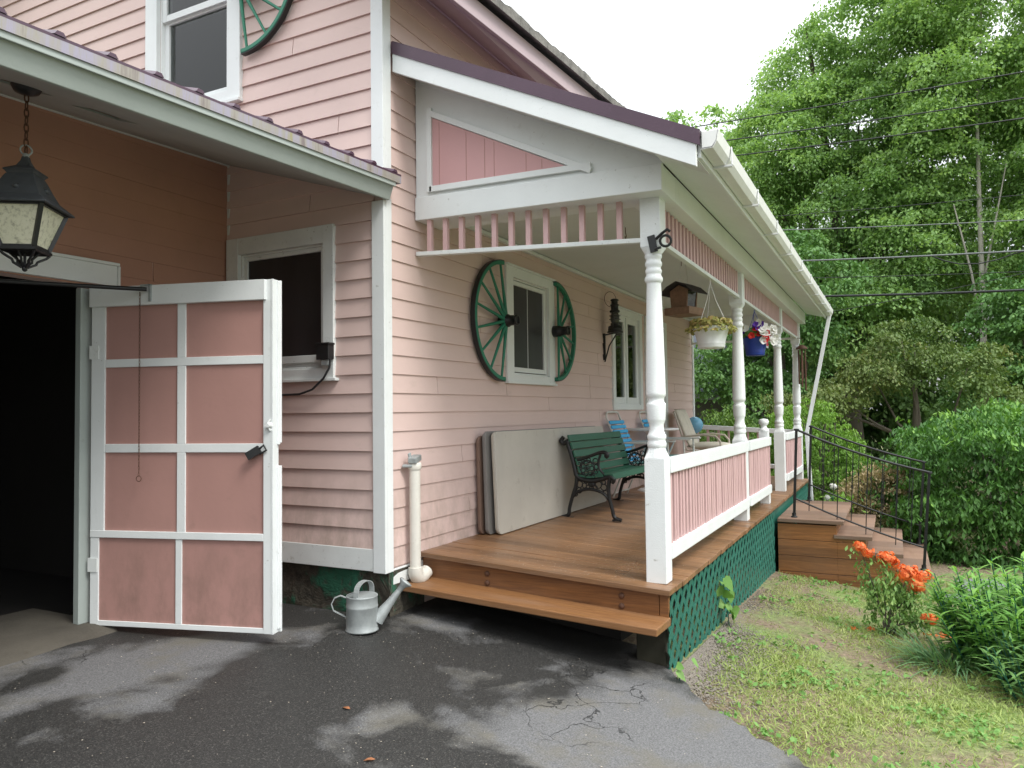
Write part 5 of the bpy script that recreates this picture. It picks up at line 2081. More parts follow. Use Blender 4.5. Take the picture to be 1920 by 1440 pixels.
m.hexa([(o.x-.062, o.y-.122, o.z+.075), (o.x-.022, o.y-.138, o.z+.07), (o.x-.018, o.y-.134, o.z+.07), (o.x-.058, o.y-.118, o.z+.075), (o.x-.075, o.y-.118, o.z+.150), (o.x-.035, o.y-.134, o.z+.150), (o.x-.031, o.y-.130, o.z+.150), (o.x-.071, o.y-.114, o.z+.150)])
tg = m.build('plant_tag', 'white_plastic', t)
m = MB(o)
m.hexa([(o.x-.067, o.y-.1245, o.z+.095), (o.x-.029, o.y-.1395, o.z+.092), (o.x-.027, o.y-.137, o.z+.092), (o.x-.064, o.y-.122, o.z+.095), (o.x-.074, o.y-.1205, o.z+.148), (o.x-.037, o.y-.1355, o.z+.148), (o.x-.035, o.y-.133, o.z+.148), (o.x-.072, o.y-.118, o.z+.148)])
m.build('red_print', 'tag', tg)

# wind chime on the last post
o = Vector((7.97, -1.70, 2.3))
wch = empty('wind_chime', o, 'rusty wind chime hanging beside the farthest porch post', 'wind chime')
m = MB(o)
m.tube([(7.97, -1.63, 2.34), (7.97, -1.70, 2.33), (7.97, -1.72, 2.26)], .006, 6)
m.lathe([(0, .09), (.02, .09), (.06, .03), (.065, .0)], (7.97, -1.70, 2.17), 6)
m.build('top', 'rust', wch)
m = MB(o)
for k in range(4):
    a = k*1.57
    m.tube([(7.97+math.cos(a)*.045, -1.70+math.sin(a)*.045, 2.16), (7.97+math.cos(a)*.045, -1.70+math.sin(a)*.045, 1.70-.05*k)], .012, 8)
m.build('tubes', 'rust', wch)

# ================================================================ GROUND
def grid_axis(parts):
    out = []
    for a, b_, n in parts:
        out += list(np.linspace(a, b_, n, endpoint=False))
    return np.array(out+[parts[-1][1]])
gx = grid_axis([(-60, -8, 8), (-8, 12, 70), (12, 40, 14), (40, 260, 10)])
gy = grid_axis([(-160, -20, 8), (-20, -8, 10), (-8, 3, 55), (3, 20, 8), (20, 160, 8)])
XX, YY = np.meshgrid(gx, gy, indexing='ij')
bmp_ = .012*np.sin(XX*3.1+1.3*np.sin(YY*2.3))*np.sin(YY*2.7+1)
ZZ = Gn(XX, YY)+bmp_*(XX > 1.0)-.004-.03*(XX < .2)
V = np.stack([XX, YY, ZZ], -1).reshape(-1, 3)
ny_ = len(gy)
ii, jj = np.meshgrid(np.arange(len(gx)-1), np.arange(ny_-1), indexing='ij')
a = (ii*ny_+jj).ravel()
Q = np.stack([a, a+ny_, a+ny_+1, a+1], 1)
tag(np_mesh('lawn_ground', V, Q, 'lawn', None, None, 4, True), 'thin patchy lawn and soil sloping away from the porch', 'lawn', None, 'structure')

# driveway with its curved ragged edge
curve = [(1.6, -.012), (0.02, -.012), (0.0, .72), (-1.60, .72), (-1.74, .36), (-1.85, .22), (-2.02, .05), (-2.20, -.08), (-2.43, -.22), (-2.8, -.42), (-3.3, -.72), (-4.5, -1.3), (-7, -2.4), (-12, -4.5)]
cy_ = np.array([c[0] for c in curve][::-1])
cx_ = np.array([c[1] for c in curve][::-1])
ys = np.concatenate([np.linspace(-12, -4.5, 12, endpoint=False), np.linspace(-4.5, -1.60, 90, endpoint=False), np.linspace(-1.6, 1.35, 40)])
xb = np.interp(ys, cy_, cx_)
rg = np.random.default_rng(4)
rag = np.where(ys < -1.7, .02*np.sin(ys*23)+.018*np.sin(ys*51+1)+rg.normal(0, .008, len(ys)), 0)
xb = xb+rag
ss = np.linspace(0, 1, 60)**1.0
vs = []
for y, b_ in zip(ys, xb):
    for s in ss:
        x = -11+(b_+11)*(1-(1-s)**1.6)
        vs.append((x, y, G(x, y)+.012+.004*math.sin(x*1.7)*math.sin(y*1.9)))
    vs.append((b_+.012, y, G(b_, y)-.03))
k = len(ss)+1
Q = []
for i in range(len(ys)-1):
    for j in range(k-1):
        q = i*k+j
        Q.append((q, q+1, q+k+1, q+k))
tag(np_mesh('driveway', vs, Q, 'asphalt', None, None, 4, True), 'dark asphalt driveway with wet and dry patches and cracks', 'driveway', None, 'structure')
m = MB()
vs, fs = [], []
xs = np.linspace(-5, -1.0, 30)
rg = np.random.default_rng(3)
for x in xs:
    e = 1.16+.035*math.sin(x*4)+rg.uniform(-.015, .015)
    for y, z in ((e-.04, -.01), (e, .022), (1.30, .048), (2.0, .05)):
        vs.append((x, y, G(x, min(y, 1.3))+z))
for i in range(len(xs)-1):
    for j in range(3):
        q = i*4+j
        fs.append((q, q+4, q+5, q+1))
m.add(vs, fs, True)
tag(m.build('garage_sill', 'concrete'), 'stained concrete sill across the garage opening', 'sill', None, 'structure')

# flat stones of the path
rr = random.Random(11)
for i, (x, y, a, b_, lab) in enumerate(((5.2, -3.75, .42, .30, 'large slate stepping stone just beyond the foot of the wooden stair'), (4.35, -3.55, .40, .26, 'slate stepping stone nearest the azalea, at the foot of the stair'), (5.0, -4.45, .40, .28, 'slate stepping stone farthest from the stair, among the strap leaves'), (4.05, -4.05, .34, .24, 'slate stepping stone between the azalea and the tall leafy plants'))):
    poly = []
    n = 11
    for k_ in range(n):
        t = 2*math.pi*k_/n
        w_ = 1+rr.uniform(-.16, .16)
        poly.append((x+math.cos(t)*a*w_, y+math.sin(t)*b_*w_, G(x, y)-.01))
    m = MB((x, y, G(x, y)))
    m.prism(poly, (0, 0, .038))
    tag(m.build('stepping_stone', 'stone', None, .01, (x, y, G(x, y))), lab, 'paving stone', 'slate stepping stones of the path')

# ================================================================ GRASS, WEEDS, GRAVEL
def edge_x(y):
    return np.interp(y, cy_, cx_)
def patch(x, y):
    return .5+.5*np.sin(x*2.1+1.7*np.sin(y*1.6+.5))*np.sin(y*2.4+1.2*np.sin(x*1.3))
rg = np.random.default_rng(12)
def scatter(n, x0, x1, y0, y1, dens):
    x = rg.uniform(x0, x1, n)
    y = rg.uniform(y0, y1, n)
    k_ = rg.uniform(0, 1, n) < dens(x, y)
    k_ &= (x > edge_x(y)-.015+.03*np.sin(y*37))
    k_ &= ~((y > -1.74) & (x < 8.3))
    k_ &= ~((x > 4.62) & (x < 6.5) & (y > -3.14))
    return x[k_], y[k_]
def gd(x, y):
    near = np.clip((y+1.74)/-.55, 0, 1)                       # bare gravel strip along the lattice
    near = np.where(x > 3.0, np.clip((y+1.74)/-.2, 0, 1), near)
    fall = np.clip(1.25-np.hypot(x+3.9, y+2.9)/12, .25, 1)
    return np.clip(.04+1.15*patch(x, y), 0, 1)*(.06+.94*near)*fall
packs = []
for n, box_, ln in ((150000, (-1.2, 5.0, -4.6, -1.76), .034), (60000, (5.0, 11.0, -6.5, -1.76), .05), (26000, (9, 17, -7, 3), .08)):
    x, y = scatter(n, *box_, gd)
    packs.append((x, y, ln))
vs, ts, tt = [], [], []
k = 0
for x, y, ln in packs:
    n = len(x)
    base = np.stack([x, y, Gn(x, y)-.006], 1)
    d = unit(rg.normal(0, .75, (n, 3))*np.array([1, 1, .2])+np.array([0, 0, .8]))
    l = ln*rg.uniform(.4, 1.5, n)*(1+.8*patch(x*1.7, y*1.7))
    v, t_, nf = blade_arrays(base, d, l, l*.13+.0022, rg.uniform(.1, .6, n), 2, unit(np.concatenate([rg.normal(0, 1, (n, 2)), np.zeros((n, 1))], 1)))
    vs.append(v); ts.append(t_+k); k += len(v)
    tt.append(np.repeat(np.clip(rg.normal(.45, .22, n)+.25*(patch(y*1.1, x*.9)-.5), 0, 1), nf))
tag(np_mesh('grass', np.concatenate(vs), np.concatenate(ts), 'grass', None, np.concatenate(tt)), 'short uneven grass of the lawn beside the porch', 'grass', None, 'stuff')

x, y = scatter(14000, -1.1, 6.5, -4.8, -1.76, lambda a, b_: .25+.75*(1-patch(a, b_)))
n = len(x)
dd = unit(np.concatenate([rg.normal(0, 1, (n, 2)), rg.uniform(.0, .22, (n, 1))], 1))
v, t_, nf = blade_arrays(np.stack([x, y, Gn(x, y)+.006], 1), dd, rg.uniform(.012, .05, n), np.full(n, .0035), np.full(n, .1), 2)
tag(np_mesh('dry_litter', v, t_, 'straw', None, np.repeat(rg.uniform(0, 1, n), nf)), 'tan dry grass and leaf litter lying in the thin lawn', 'litter', None, 'stuff')

x, y = scatter(5200, -1.0, 7.5, -5.0, -1.78, lambda a, b_: np.clip(.12+1.5*(patch(a*1.9+2, b_*1.7)-.45), .02, 1)*np.where((b_ > -2.1) & (a < 3), .35, 1))
n = len(x)
cen = np.stack([x, y, Gn(x, y)+.012], 1)
per = 5
c = np.repeat(cen, per, 0)
a = rg.uniform(0, 2*math.pi, n*per)
rad = rg.uniform(.008, .035, n*per)
p = c+np.stack([np.cos(a)*rad, np.sin(a)*rad, rg.uniform(0, .018, n*per)], 1)
pk = (p, unit(np.stack([np.cos(a)*.3, np.sin(a)*.3, np.ones(n*per)], 1)+rg.normal(0, .3, p.shape)), np.stack([np.cos(a), np.sin(a), np.full(n*per, .1)], 1), rg.uniform(.014, .040, n*per))
tag(leaf_object('lawn_weeds', 'weed', None, [pk], .75), 'broad-leaved weeds and clover scattered in the lawn', 'weeds', None, 'stuff')

def pebbles(name, x, y, z, s, mat, label, cat, flat=.7):
    n = len(x)
    base = np.array([[1, 0, 0], [0, 1, 0], [-1, 0, 0], [0, -1, 0], [0, 0, 1], [0, 0, -1]], float)
    tri = np.array([[0, 1, 4], [1, 2, 4], [2, 3, 4], [3, 0, 4], [1, 0, 5], [2, 1, 5], [3, 2, 5], [0, 3, 5]])
    ang = rg.uniform(0, 6.28, n)
    sc_ = np.stack([s*rg.uniform(.6, 1.3, n), s*rg.uniform(.6, 1.3, n), s*flat*rg.uniform(.6, 1.1, n)], 1)
    b_ = base[None]*sc_[:, None]
    ca, sa = np.cos(ang)[:, None], np.sin(ang)[:, None]
    v = np.stack([b_[..., 0]*ca-b_[..., 1]*sa+x[:, None], b_[..., 0]*sa+b_[..., 1]*ca+y[:, None], b_[..., 2]+z[:, None]], -1)
    t_ = (np.arange(n)[:, None, None]*6+tri[None]).reshape(-1, 3)
    return tag(np_mesh(name, v.reshape(-1, 3), t_, mat), label, cat, None, 'stuff')
n = 9000
x = rg.gamma(2, .55, n)-.05
y = -1.735-rg.exponential(.12, n)*(.6+.8*patch(x*3, x))
k_ = (x < 3.6) & (y > -2.7) & (x > edge_x(y)+.01)
x, y = x[k_], y[k_]
pebbles('gravel', x, y, Gn(x, y)+.001, rg.uniform(.004, .010, len(x)), 'foam', 'fine grey gravel strip along the foot of the green lattice', 'gravel')
# pale petals and crumbs on the drive and the deck
n = 420
x = rg.uniform(-2.6, .25, n); y = rg.uniform(-2.2, 1.0, n)
k_ = (x < edge_x(y)-.03)
x, y = x[k_], y[k_]
pebbles('petals', x, y, Gn(x, y)+.017, rg.uniform(.0018, .0042, len(x)), 'petal', 'pale fallen petals and crumbs scattered on the asphalt', 'petals', .3)
n = 700
y = -rg.triangular(.3, 1.25, 1.7, n); x = .42+rg.exponential(.8, n)
k_ = x < 4
x, y = x[k_], y[k_]
pebbles('seed_husks', x, y, ZD(x, y)+.003, rg.uniform(.0016, .0038, len(x)), 'petal', 'pale seed husks scattered on the brown porch deck', 'seed husks', .35)
for i, (x, y, lab) in enumerate(((-1.13, -.62, 'small brown fallen leaf lying on the asphalt in the middle of the drive'), (-1.42, -.98, 'small brown fallen leaf on the asphalt at the bottom edge of the view'), (-.62, .55, 'brown fallen leaf on the asphalt under the open garage door'), (-.30, .62, 'brown fallen leaf by the mossy foundation behind the garage door'))):
    z = G(x, y)+.016
    m = MB((x, y, z))
    a = rr.uniform(0, 6)
    pts = [(x+math.cos(a+t)*s, y+math.sin(a+t)*s, z+h) for t, s, h in ((0, .026, .004), (.9, .013, .009), (2.2, .013, .006), (3.14, .022, .002), (4.1, .012, .008), (5.4, .013, .007))]
    m.prism(pts, (0, 0, .0012))
    tag(m.build('fallen_leaf', 'rustleaf', None, 0, (x, y, z)), lab, 'leaf', 'fallen leaves on the asphalt')

# ================================================================ SHRUBS AND PLANTS NEAR THE HOUSE
def stems_mb(o, list_):
    m = MB()
    for pts, r0, r1 in list_:
        k_ = len(pts)
        m.tube([Vector(p) for p in pts], [r0+(r1-r0)*i/(k_-1) for i in range(k_)], 6)
    return m
# orange azalea
ax, ay = 2.62, -2.80
az = G(ax, ay)
o = empty('azalea', (ax, ay, az), 'straggly azalea bush with orange flower clusters on the lawn before the stair', 'shrub')
st_ = []
heads = [(-.02, .16, .64), (.03, -.02, .57), (.06, -.17, .46), (-.06, -.30, .17), (.05, -.21, .36)]
rg = np.random.default_rng(31)
for hx, hy, hz_ in heads:
    st_.append(([(0, 0, -.02), (hx*.3, hy*.3+.01, hz_*.45), (hx*.9, hy*.95, hz_*.93)], .009, .004))
st_.append(([(0, 0, -.02), (.06, .05, .2), (.05, .12, .42)], .007, .003))
st_.append(([(.05, -.05, -.02), (.05, -.10, .15), (.02, -.22, .30)], .007, .003))
stems_mb(o, st_).build('stems', 'bark', o)
cl = []
for pts, _, _ in st_:
    p0, p1, p2 = [np.array(q) for q in pts]
    for k_ in range(14):
        t = rg.uniform(.35, 1.0)
        cl.append(p0*(1-t)**2+2*p1*t*(1-t)+p2*t*t+rg.normal(0, .035, 3))
for k_ in range(40):
    cl.append(np.array([rg.normal(.03, .07), rg.normal(-.12, .10), rg.uniform(.05, .33)]))
cl = np.array(cl)
cl[:, 2] = np.maximum(cl[:, 2], .02)
leaf_object('foliage', 'azalea', o, [cluster_leaves(cl, np.tile(np.array([[-.3, -.2, 1.0]]), (len(cl), 1)), 11, .036, .048, .15, .6, rg)], .42)
for i, (hx, hy, hz_) in enumerate(heads):
    rad = (.060, .080, .090, .052, .055)[i]
    nf = (40, 70, 90, 34, 36)[i]
    d = unit(rg.normal(0, 1, (nf, 3))+np.array([0, 0, .25]))
    sub_c = rg.normal(0, rad*.28, (4, 3))*np.array([1, 1.2, .8])
    p = np.array([hx, hy, hz_])+sub_c[rg.integers(0, 4, nf)]+d*rad*rg.uniform(.35, .85, (nf, 1))
    packs = []
    for k_ in range(5):
        a = unit(np.cross(d, rg.normal(0, 1, (nf, 3))))
        packs.append((p+a*.018, unit(d+a*.45), a, np.full(nf, .036)*rg.uniform(.7, 1.25, nf)))
    leaf_object('blossom', 'orange', o, packs, .6)
p = np.array([[.05, -.28, .02], [.08, -.36, .015], [.10, -.42, .02], [-.02, .25, .015], [.03, .12, .02]])
pk = cluster_leaves(p, np.tile(np.array([[0, 0, 1.0]]), (5, 1)), 12, .02, .035, .1, .3, rg)
leaf_object('fallen_petals', 'orange', o, [pk], .6)

# tall leafy clump and strap-leaved clumps at the right edge
def upright_clump(name, label, cat, base, rad, h, nst, mat, seed, lean=(0, 0), leaf=.13, group=None):
    rg = np.random.default_rng(seed)
    o = empty(name, base, label, cat, group)
    m = MB()
    P_, D_, L_, W_, T_ = [], [], [], [], []
    for i in range(nst):
        a, r_ = rg.uniform(0, 6.28), rad*math.sqrt(rg.uniform(0, 1))
        b0 = np.array([math.cos(a)*r_, math.sin(a)*r_, -.02])
        hh = h*rg.uniform(.65, 1.05)*(1-.25*r_/rad)
        tipv = b0+np.array([math.cos(a)*r_*.45+lean[0], math.sin(a)*r_*.45+lean[1], hh])
        m.tube([Vector(b0), Vector((b0+tipv)/2+np.array([0, 0, hh*.05])), Vector(tipv)], [.006, .005, .003], 5)
        nl = int(hh/.021)
        for k_ in range(nl):
            t = .15+.85*k_/nl
            ang = k_*2.4+a
            P_.append(b0+(tipv-b0)*t)
            up_ = .30+.55*t
            D_.append([math.cos(ang), math.sin(ang), up_])
            L_.append(leaf*rg.uniform(.7, 1.15)*(1-.35*max(0, t-.7)/.3))
            T_.append(np.clip(.20+.60*t+rg.normal(0, .12), 0, 1))
    m.build('stems', 'bench_green', o)
    P_, D_, L_ = np.array(P_), unit(np.array(D_)), np.array(L_)
    v, t_, nf = blade_arrays(P_, D_, L_, L_*.24, np.full(len(P_), .35), 3)
    np_mesh('leaves', v, t_, mat, o, np.repeat(T_, nf))
    return o
def strap_clump(name, label, cat, base, rad, n, ln, w_, mat, seed, droop=.55, bias=(0, 0), group=None):
    rg = np.random.default_rng(seed)
    o = empty(name, base, label, cat, group)
    a = rg.uniform(0, 6.28, n)
    r_ = rad*np.sqrt(rg.uniform(0, 1, n))
    b0 = np.stack([np.cos(a)*r_, np.sin(a)*r_, np.full(n, -.02)], 1)
    d = unit(np.stack([np.cos(a)*.55+bias[0]+rg.normal(0, .25, n), np.sin(a)*.55+bias[1]+rg.normal(0, .25, n), np.full(n, 1.0)], 1))
    l = ln*rg.uniform(.55, 1.15, n)
    v, t_, nf = blade_arrays(b0, d, l, np.full(n, w_)*rg.uniform(.7, 1.2, n), rg.uniform(.25, 1.0, n)*droop, 6)
    np_mesh('leaves', v, t_, mat, o, np.repeat(np.clip(rg.normal(.5, .2, n), 0, 1), nf))
    m = MB()
    m.lathe([(-.03, rad*.8), (.01, rad*.6), (.03, .0)], (0, 0, 0), 10)
    m.build('root_crown', 'soil', o)
    return o
def at_g(x, y):
    return (x, y, G(x, y))
upright_clump('leafy_perennial', 'tall upright leafy perennial with lance leaves at the right edge of the lawn', 'plant', at_g(1.95, -3.62), .36, .76, 95, 'lily', 41, (-.02, .03), .17)
upright_clump('leafy_perennial', 'second lance-leaved perennial behind the tall leafy clump, nearer the stepping stones', 'plant', at_g(2.75, -4.05), .38, .74, 70, 'lily', 42, (0, 0), .17)
strap_clump('daylily', 'arching strap-leaved daylily clump behind the tall perennial, near the stepping stones', 'plant', at_g(3.1, -3.62), .24, 260, .62, .020, 'lily', 43, .7)
strap_clump('daylily', 'blue-green strap-leaved clump spreading in front of the tall perennial', 'plant', at_g(1.80, -3.16), .17, 190, .40, .020, 'bluegreen', 44, .9, (-.12, .15))
upright_clump('leafy_perennial', 'low dark leafy perennial nearest the viewer at the right edge', 'plant', at_g(1.35, -3.70), .27, .42, 60, 'maple_dark', 45, (0, 0), .13)

# vine on the lattice, weed by the pier
def broad_plant(name, label, cat, pts, sizes, mat, seed, nrm=(-.2, -1, .5)):
    rg = np.random.default_rng(seed)
    base = pts[0]
    o = empty(name, base, label, cat)
    B = np.array(base)
    m = MB()
    rel = [np.array(p)-B for p in pts]
    m.tube([Vector(q) for q in rel], .004, 5)
    m.build('stem', 'bench_green', o)
    vs, ts, tt = [], [], []
    k = 0
    for q in rel[1:]:
        for j in range(2):
            c = q+rg.normal(0, .03, 3)+np.array([0, -.02, 0])
            n_ = unit((np.array([nrm])+rg.normal(0, .4, (1, 3))))[0]
            t_ = unit((np.array([[.1, -.3, -.8]])+rg.normal(0, .4, (1, 3))))[0]
            t_ = t_-n_*(t_@n_)
            t_ /= np.linalg.norm(t_)
            b_ = np.cross(n_, t_)
            s = sizes*rg.uniform(.65, 1.2)
            out = [(-.45, 0), (-.52, .22), (-.35, .45), (0, .42), (.3, .24), (.6, 0), (.3, -.24), (0, -.42), (-.35, -.45), (-.52, -.22)]
            v = [c]+[c+t_*(u*s)+b_*(w_*s)-n_*(abs(w_)*s*.15*-1) for u, w_ in out]
            vs.append(np.array(v))
            ts.append(np.array([[0, 1+i, 1+(i+1) % 10] for i in range(10)])+k)
            k += 11
            tt += [rg.uniform(.3, .95)]*10
    np_mesh('leaves', np.concatenate(vs), np.concatenate(ts), mat, o, tt)
    return o
x0 = 1.78
g0 = G(x0, -1.78)
broad_plant('vine', 'young broad-leaved vine climbing the green lattice', 'plant', [(x0, -1.78, g0-.01), (x0+.02, -1.77, g0+.06), (x0+.05, -1.76, g0+.12), (x0+.02, -1.75, g0+.19), (x0+.0, -1.75, g0+.25), (x0-.02, -1.75, g0+.31)], .10, 'weed', 51)
g0 = G(.30, -1.80)
broad_plant('weed', 'single green weed at the corner of the lattice by the drive', 'plant', [(.28, -1.80, g0-.01), (.28, -1.80, g0+.05), (.27, -1.80, g0+.11)], .06, 'weed', 52)

# ---- hedges
def hedge(name, label, base, half, h, ncl, per, size, mat, seed, spread=.09, round_=.35, ztop_tint=.28, group=None):
    rg = np.random.default_rng(seed)
    o = empty(name, base, label, 'hedge', group)
    d = unit(rg.normal(0, 1, (ncl, 3)))
    d[:, 2] = np.abs(d[:, 2])*1.0-.28
    e = 4.0
    q = (np.abs(d[:, 0])**e+np.abs(d[:, 1])**e+np.abs(d[:, 2])**e)**(1/e)
    s = d/q[:, None]*(1-round_)+unit(d)*round_
    s *= rg.uniform(.80, 1.05, (ncl, 1))
    lump = 1+.07*np.sin(s[:, 0]*6+seed)*np.sin(s[:, 1]*7)+.05*np.sin(s[:, 0]*13+s[:, 2]*9)
    c = np.stack([s[:, 0]*half[0]*lump, s[:, 1]*half[1]*lump, (s[:, 2]+.30)/1.30*h*(.5+.5*lump)], 1)
    c[:, 2] = np.maximum(c[:, 2], .02)
    # every clump is a small dome of leaf sprays, so that the surface billows and gaps stay dark
    ncl = 7
    cr = spread*1.5*rg.uniform(.5, 1.5, len(c))
    e = unit(rg.normal(0, 1, (len(c)*ncl, 3))+np.repeat(d, ncl, 0)*.5+np.array([0, 0, .6]))
    cc = np.repeat(c, ncl, 0)+e*np.repeat(cr, ncl)[:, None]*np.array([1.1, 1.1, .6])
    cc[:, 2] = np.maximum(cc[:, 2], .02)
    # stray shoots standing out of the outline
    ns = max(12, len(c)//14)
    k0 = rg.choice(len(c), ns)
    sh = []
    for q in k0:
        dv = unit((d[q]+np.array([0, 0, .8])+rg.normal(0, .3, 3))[None])[0]
        for s_ in (.3, .6, 1.0):
            sh.append(c[q]+dv*s_*spread*rg.uniform(1.0, 2.4))
    sh = np.array(sh)
    sh[:, 2] = np.maximum(sh[:, 2], .03)
    p = cluster_leaves(cc, e*.5+np.array([0, 0, .8]), per, spread*.55, size, .45, .3, rg)
    p2 = cluster_leaves(sh, np.tile([[0, 0, 1.0]], (len(sh), 1)), 6, spread*.35, size, .2, .5, rg)
    new = np.clip((c[:, 2]/h-.55)*1.6, 0, 1)*ztop_tint  # lighter tops: new growth, plus the shading of the lower sides put into leaf colour
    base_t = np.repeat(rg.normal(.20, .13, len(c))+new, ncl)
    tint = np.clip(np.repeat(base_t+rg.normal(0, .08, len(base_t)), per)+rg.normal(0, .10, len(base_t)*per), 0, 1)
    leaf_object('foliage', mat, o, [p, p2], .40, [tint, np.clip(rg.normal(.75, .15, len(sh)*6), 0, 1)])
    m = MB()
    rr_ = random.Random(seed)
    for i in range(14):
        x, y = rr_.uniform(-.7, .7)*half[0], rr_.uniform(-.7, .7)*half[1]
        m.tube([(x*.8, y*.8, -.1), (x*.9+rr_.uniform(-.1, .1), y*.9, h*.4), (x*1.05, y*1.05, h*.85)], [.022, .016, .006], 6)
    m.build('stems', 'bark', o)
    return o
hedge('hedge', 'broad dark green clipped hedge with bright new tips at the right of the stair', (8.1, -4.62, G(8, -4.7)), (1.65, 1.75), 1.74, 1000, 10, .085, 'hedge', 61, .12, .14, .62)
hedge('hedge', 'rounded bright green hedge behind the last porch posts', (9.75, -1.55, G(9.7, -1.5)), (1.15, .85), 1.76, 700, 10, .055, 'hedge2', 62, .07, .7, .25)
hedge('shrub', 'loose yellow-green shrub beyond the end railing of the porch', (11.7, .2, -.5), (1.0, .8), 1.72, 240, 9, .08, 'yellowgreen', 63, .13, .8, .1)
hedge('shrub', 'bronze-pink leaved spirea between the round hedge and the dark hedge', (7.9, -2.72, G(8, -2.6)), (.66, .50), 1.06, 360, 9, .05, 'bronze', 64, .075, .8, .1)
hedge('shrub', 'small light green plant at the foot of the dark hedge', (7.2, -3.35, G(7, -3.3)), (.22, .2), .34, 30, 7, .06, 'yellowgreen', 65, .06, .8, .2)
# white peony
o = empty('peony', (7.15, -2.12, G(7, -2.1)), 'peony plant with white blooms beside the round hedge', 'plant')
rg = np.random.default_rng(66)
c = np.stack([rg.normal(0, .16, 70), rg.normal(0, .12, 70), rg.uniform(.15, .62, 70)], 1)
leaf_object('leaves', 'hedge2', o, [cluster_leaves(c, np.tile([[-.3, -.3, 1.0]], (70, 1)), 9, .06, .10, .3, .5, rg)], .38)
for bx, by_, bz_, br in ((-.05, -.02, .76, .052), (-.02, .06, .60, .045)):
    d = unit(rg.normal(0, 1, (60, 3)))
    p = np.array([bx, by_, bz_])+d*br*rg.uniform(.4, 1, (60, 1))
    leaf_object('bloom', 'whiteflower', o, [(p, d, unit(np.cross(d, rg.normal(0, 1, d.shape))), np.full(60, .05))], .9)
m = MB()
for k_ in range(5):
    m.tube([(0, 0, -.02), (rg.uniform(-.1, .1), rg.uniform(-.1, .1), .35), (rg.uniform(-.12, .12), rg.uniform(-.1, .1), .62)], .006, 5)
m.build('stems', 'bench_green', o)

# ================================================================ TREES
ZT = -.6
def lb(*a):
    return a
tree('maple_tree', 'tall bright green maple with billowing crown beyond the porch gutter', 'tree', (20.5, -1.9, ZT), 4.5,
     [(20, -.2, 4.6, 2.2, 1.8, 1.8), (19.2, 1.3, 6.4, 1.7, 1.4, 1.6), (19.4, .55, 8.6, 1.2, 1.0, 1.2), (19.0, 1.9, 5.2, 1.3, 1.1, 1.2), (20, -1.6, 6.8, 2.2, 1.8, 1.9), (20, -.2, 8.9, 2.0, 1.7, 1.7), (20.2, -2.2, 9.6, 2.1, 1.6, 1.8), (20.4, -1.0, 11.0, 1.8, 1.3, 1.5), (20.4, -1.9, 12.4, 1.4, 1.0, 1.0), (19.4, -3.0, 5.0, 1.8, 1.5, 1.5), (19.0, .7, 4.2, 1.6, 1.3, 1.3), (20, .5, 7.4, 1.3, 1.0, 1.2), (20.2, -3.3, 10.8, 1.6, 1.1, 1.2), (18.6, -2.2, 3.6, 1.5, 1.3, 1.1), (19.2, -3.2, 7.6, 1.5, 1.2, 1.4)],
     460, .60, 27, .108, 'maple', 'bark', .24, 'tall trees beyond the porch', seed=71)
tree('maple_tree', 'large maple with pale grey trunk filling the right edge of the view', 'tree', (17.35, -4.80, ZT), 4.6,
     [(19.4, -5.6, 11.6, 2.0, 1.7, 1.8), (19.2, -4.6, 10.0, 1.8, 1.4, 1.5), (19.6, -6.6, 9.8, 2.0, 1.7, 1.8), (19.4, -5.0, 13.2, 1.8, 1.5, 1.4), (18.6, -3.7, 8.0, 1.5, 1.2, 1.3), (18.9, -6.9, 7.2, 1.5, 1.3, 1.3), (20.4, -5.4, 8.0, 1.5, 1.5, 1.5), (18.5, -3.5, 5.8, 1.3, 1.0, 1.1), (18.2, -6.6, 5.2, 1.3, 1.1, 1.1), (18.4, -4.3, 12.0, 1.3, 1.1, 1.1), (19.6, -5.0, 5.6, 1.6, 1.6, 1.4), (18.2, -5.7, 9.2, .9, .8, .8), (20, -6.5, 13, 2, 1.8, 1.8), (17.4, -4.2, 9.0, .8, .6, .6)],
     400, .60, 27, .108, 'maple', 'bark_pale', .075, 'tall trees beyond the porch', seed=72, limbs=False,
     extra=(((17.62, -4.90, 2.9), (17.55, -4.35, 6.3), .035), ((17.75, -4.92, 4.2), (17.75, -5.5, 7.2), .030)))
tree('distant_tree', 'small distant light green tree top behind the porch roof', 'tree', (35.5, 5.8, -1), 9,
     [(35, 5.6, 15.0, 2.0, 1.7, 1.9), (35.4, 6.8, 13.4, 2.0, 1.6, 1.8), (35, 4.4, 13.2, 2.0, 1.6, 1.8), (35, 5.6, 11.5, 2.6, 2.4, 2.0)], 60, .9, 18, .24, 'maple', 'bark', .3, 'tall trees beyond the porch', seed=73)
tree('dark_tree', 'dark green tree behind the last porch posts', 'tree', (14.6, -.7, ZT), 1.6,
     [(14.6, -.5, 2.6, 1.2, 1.0, 1.2), (14.4, -1.4, 3.6, 1.1, .9, 1.0), (14.8, .3, 3.4, 1.1, .9, 1.0), (14.6, -.6, 4.6, 1.1, .9, .9), (14.2, -.2, 1.4, 1.1, .9, .8), (14.2, .9, 2.2, .8, .6, .8)], 120, .40, 18, .105, 'maple_dark', 'bark', .14, 'understorey trees beyond the porch', seed=74)
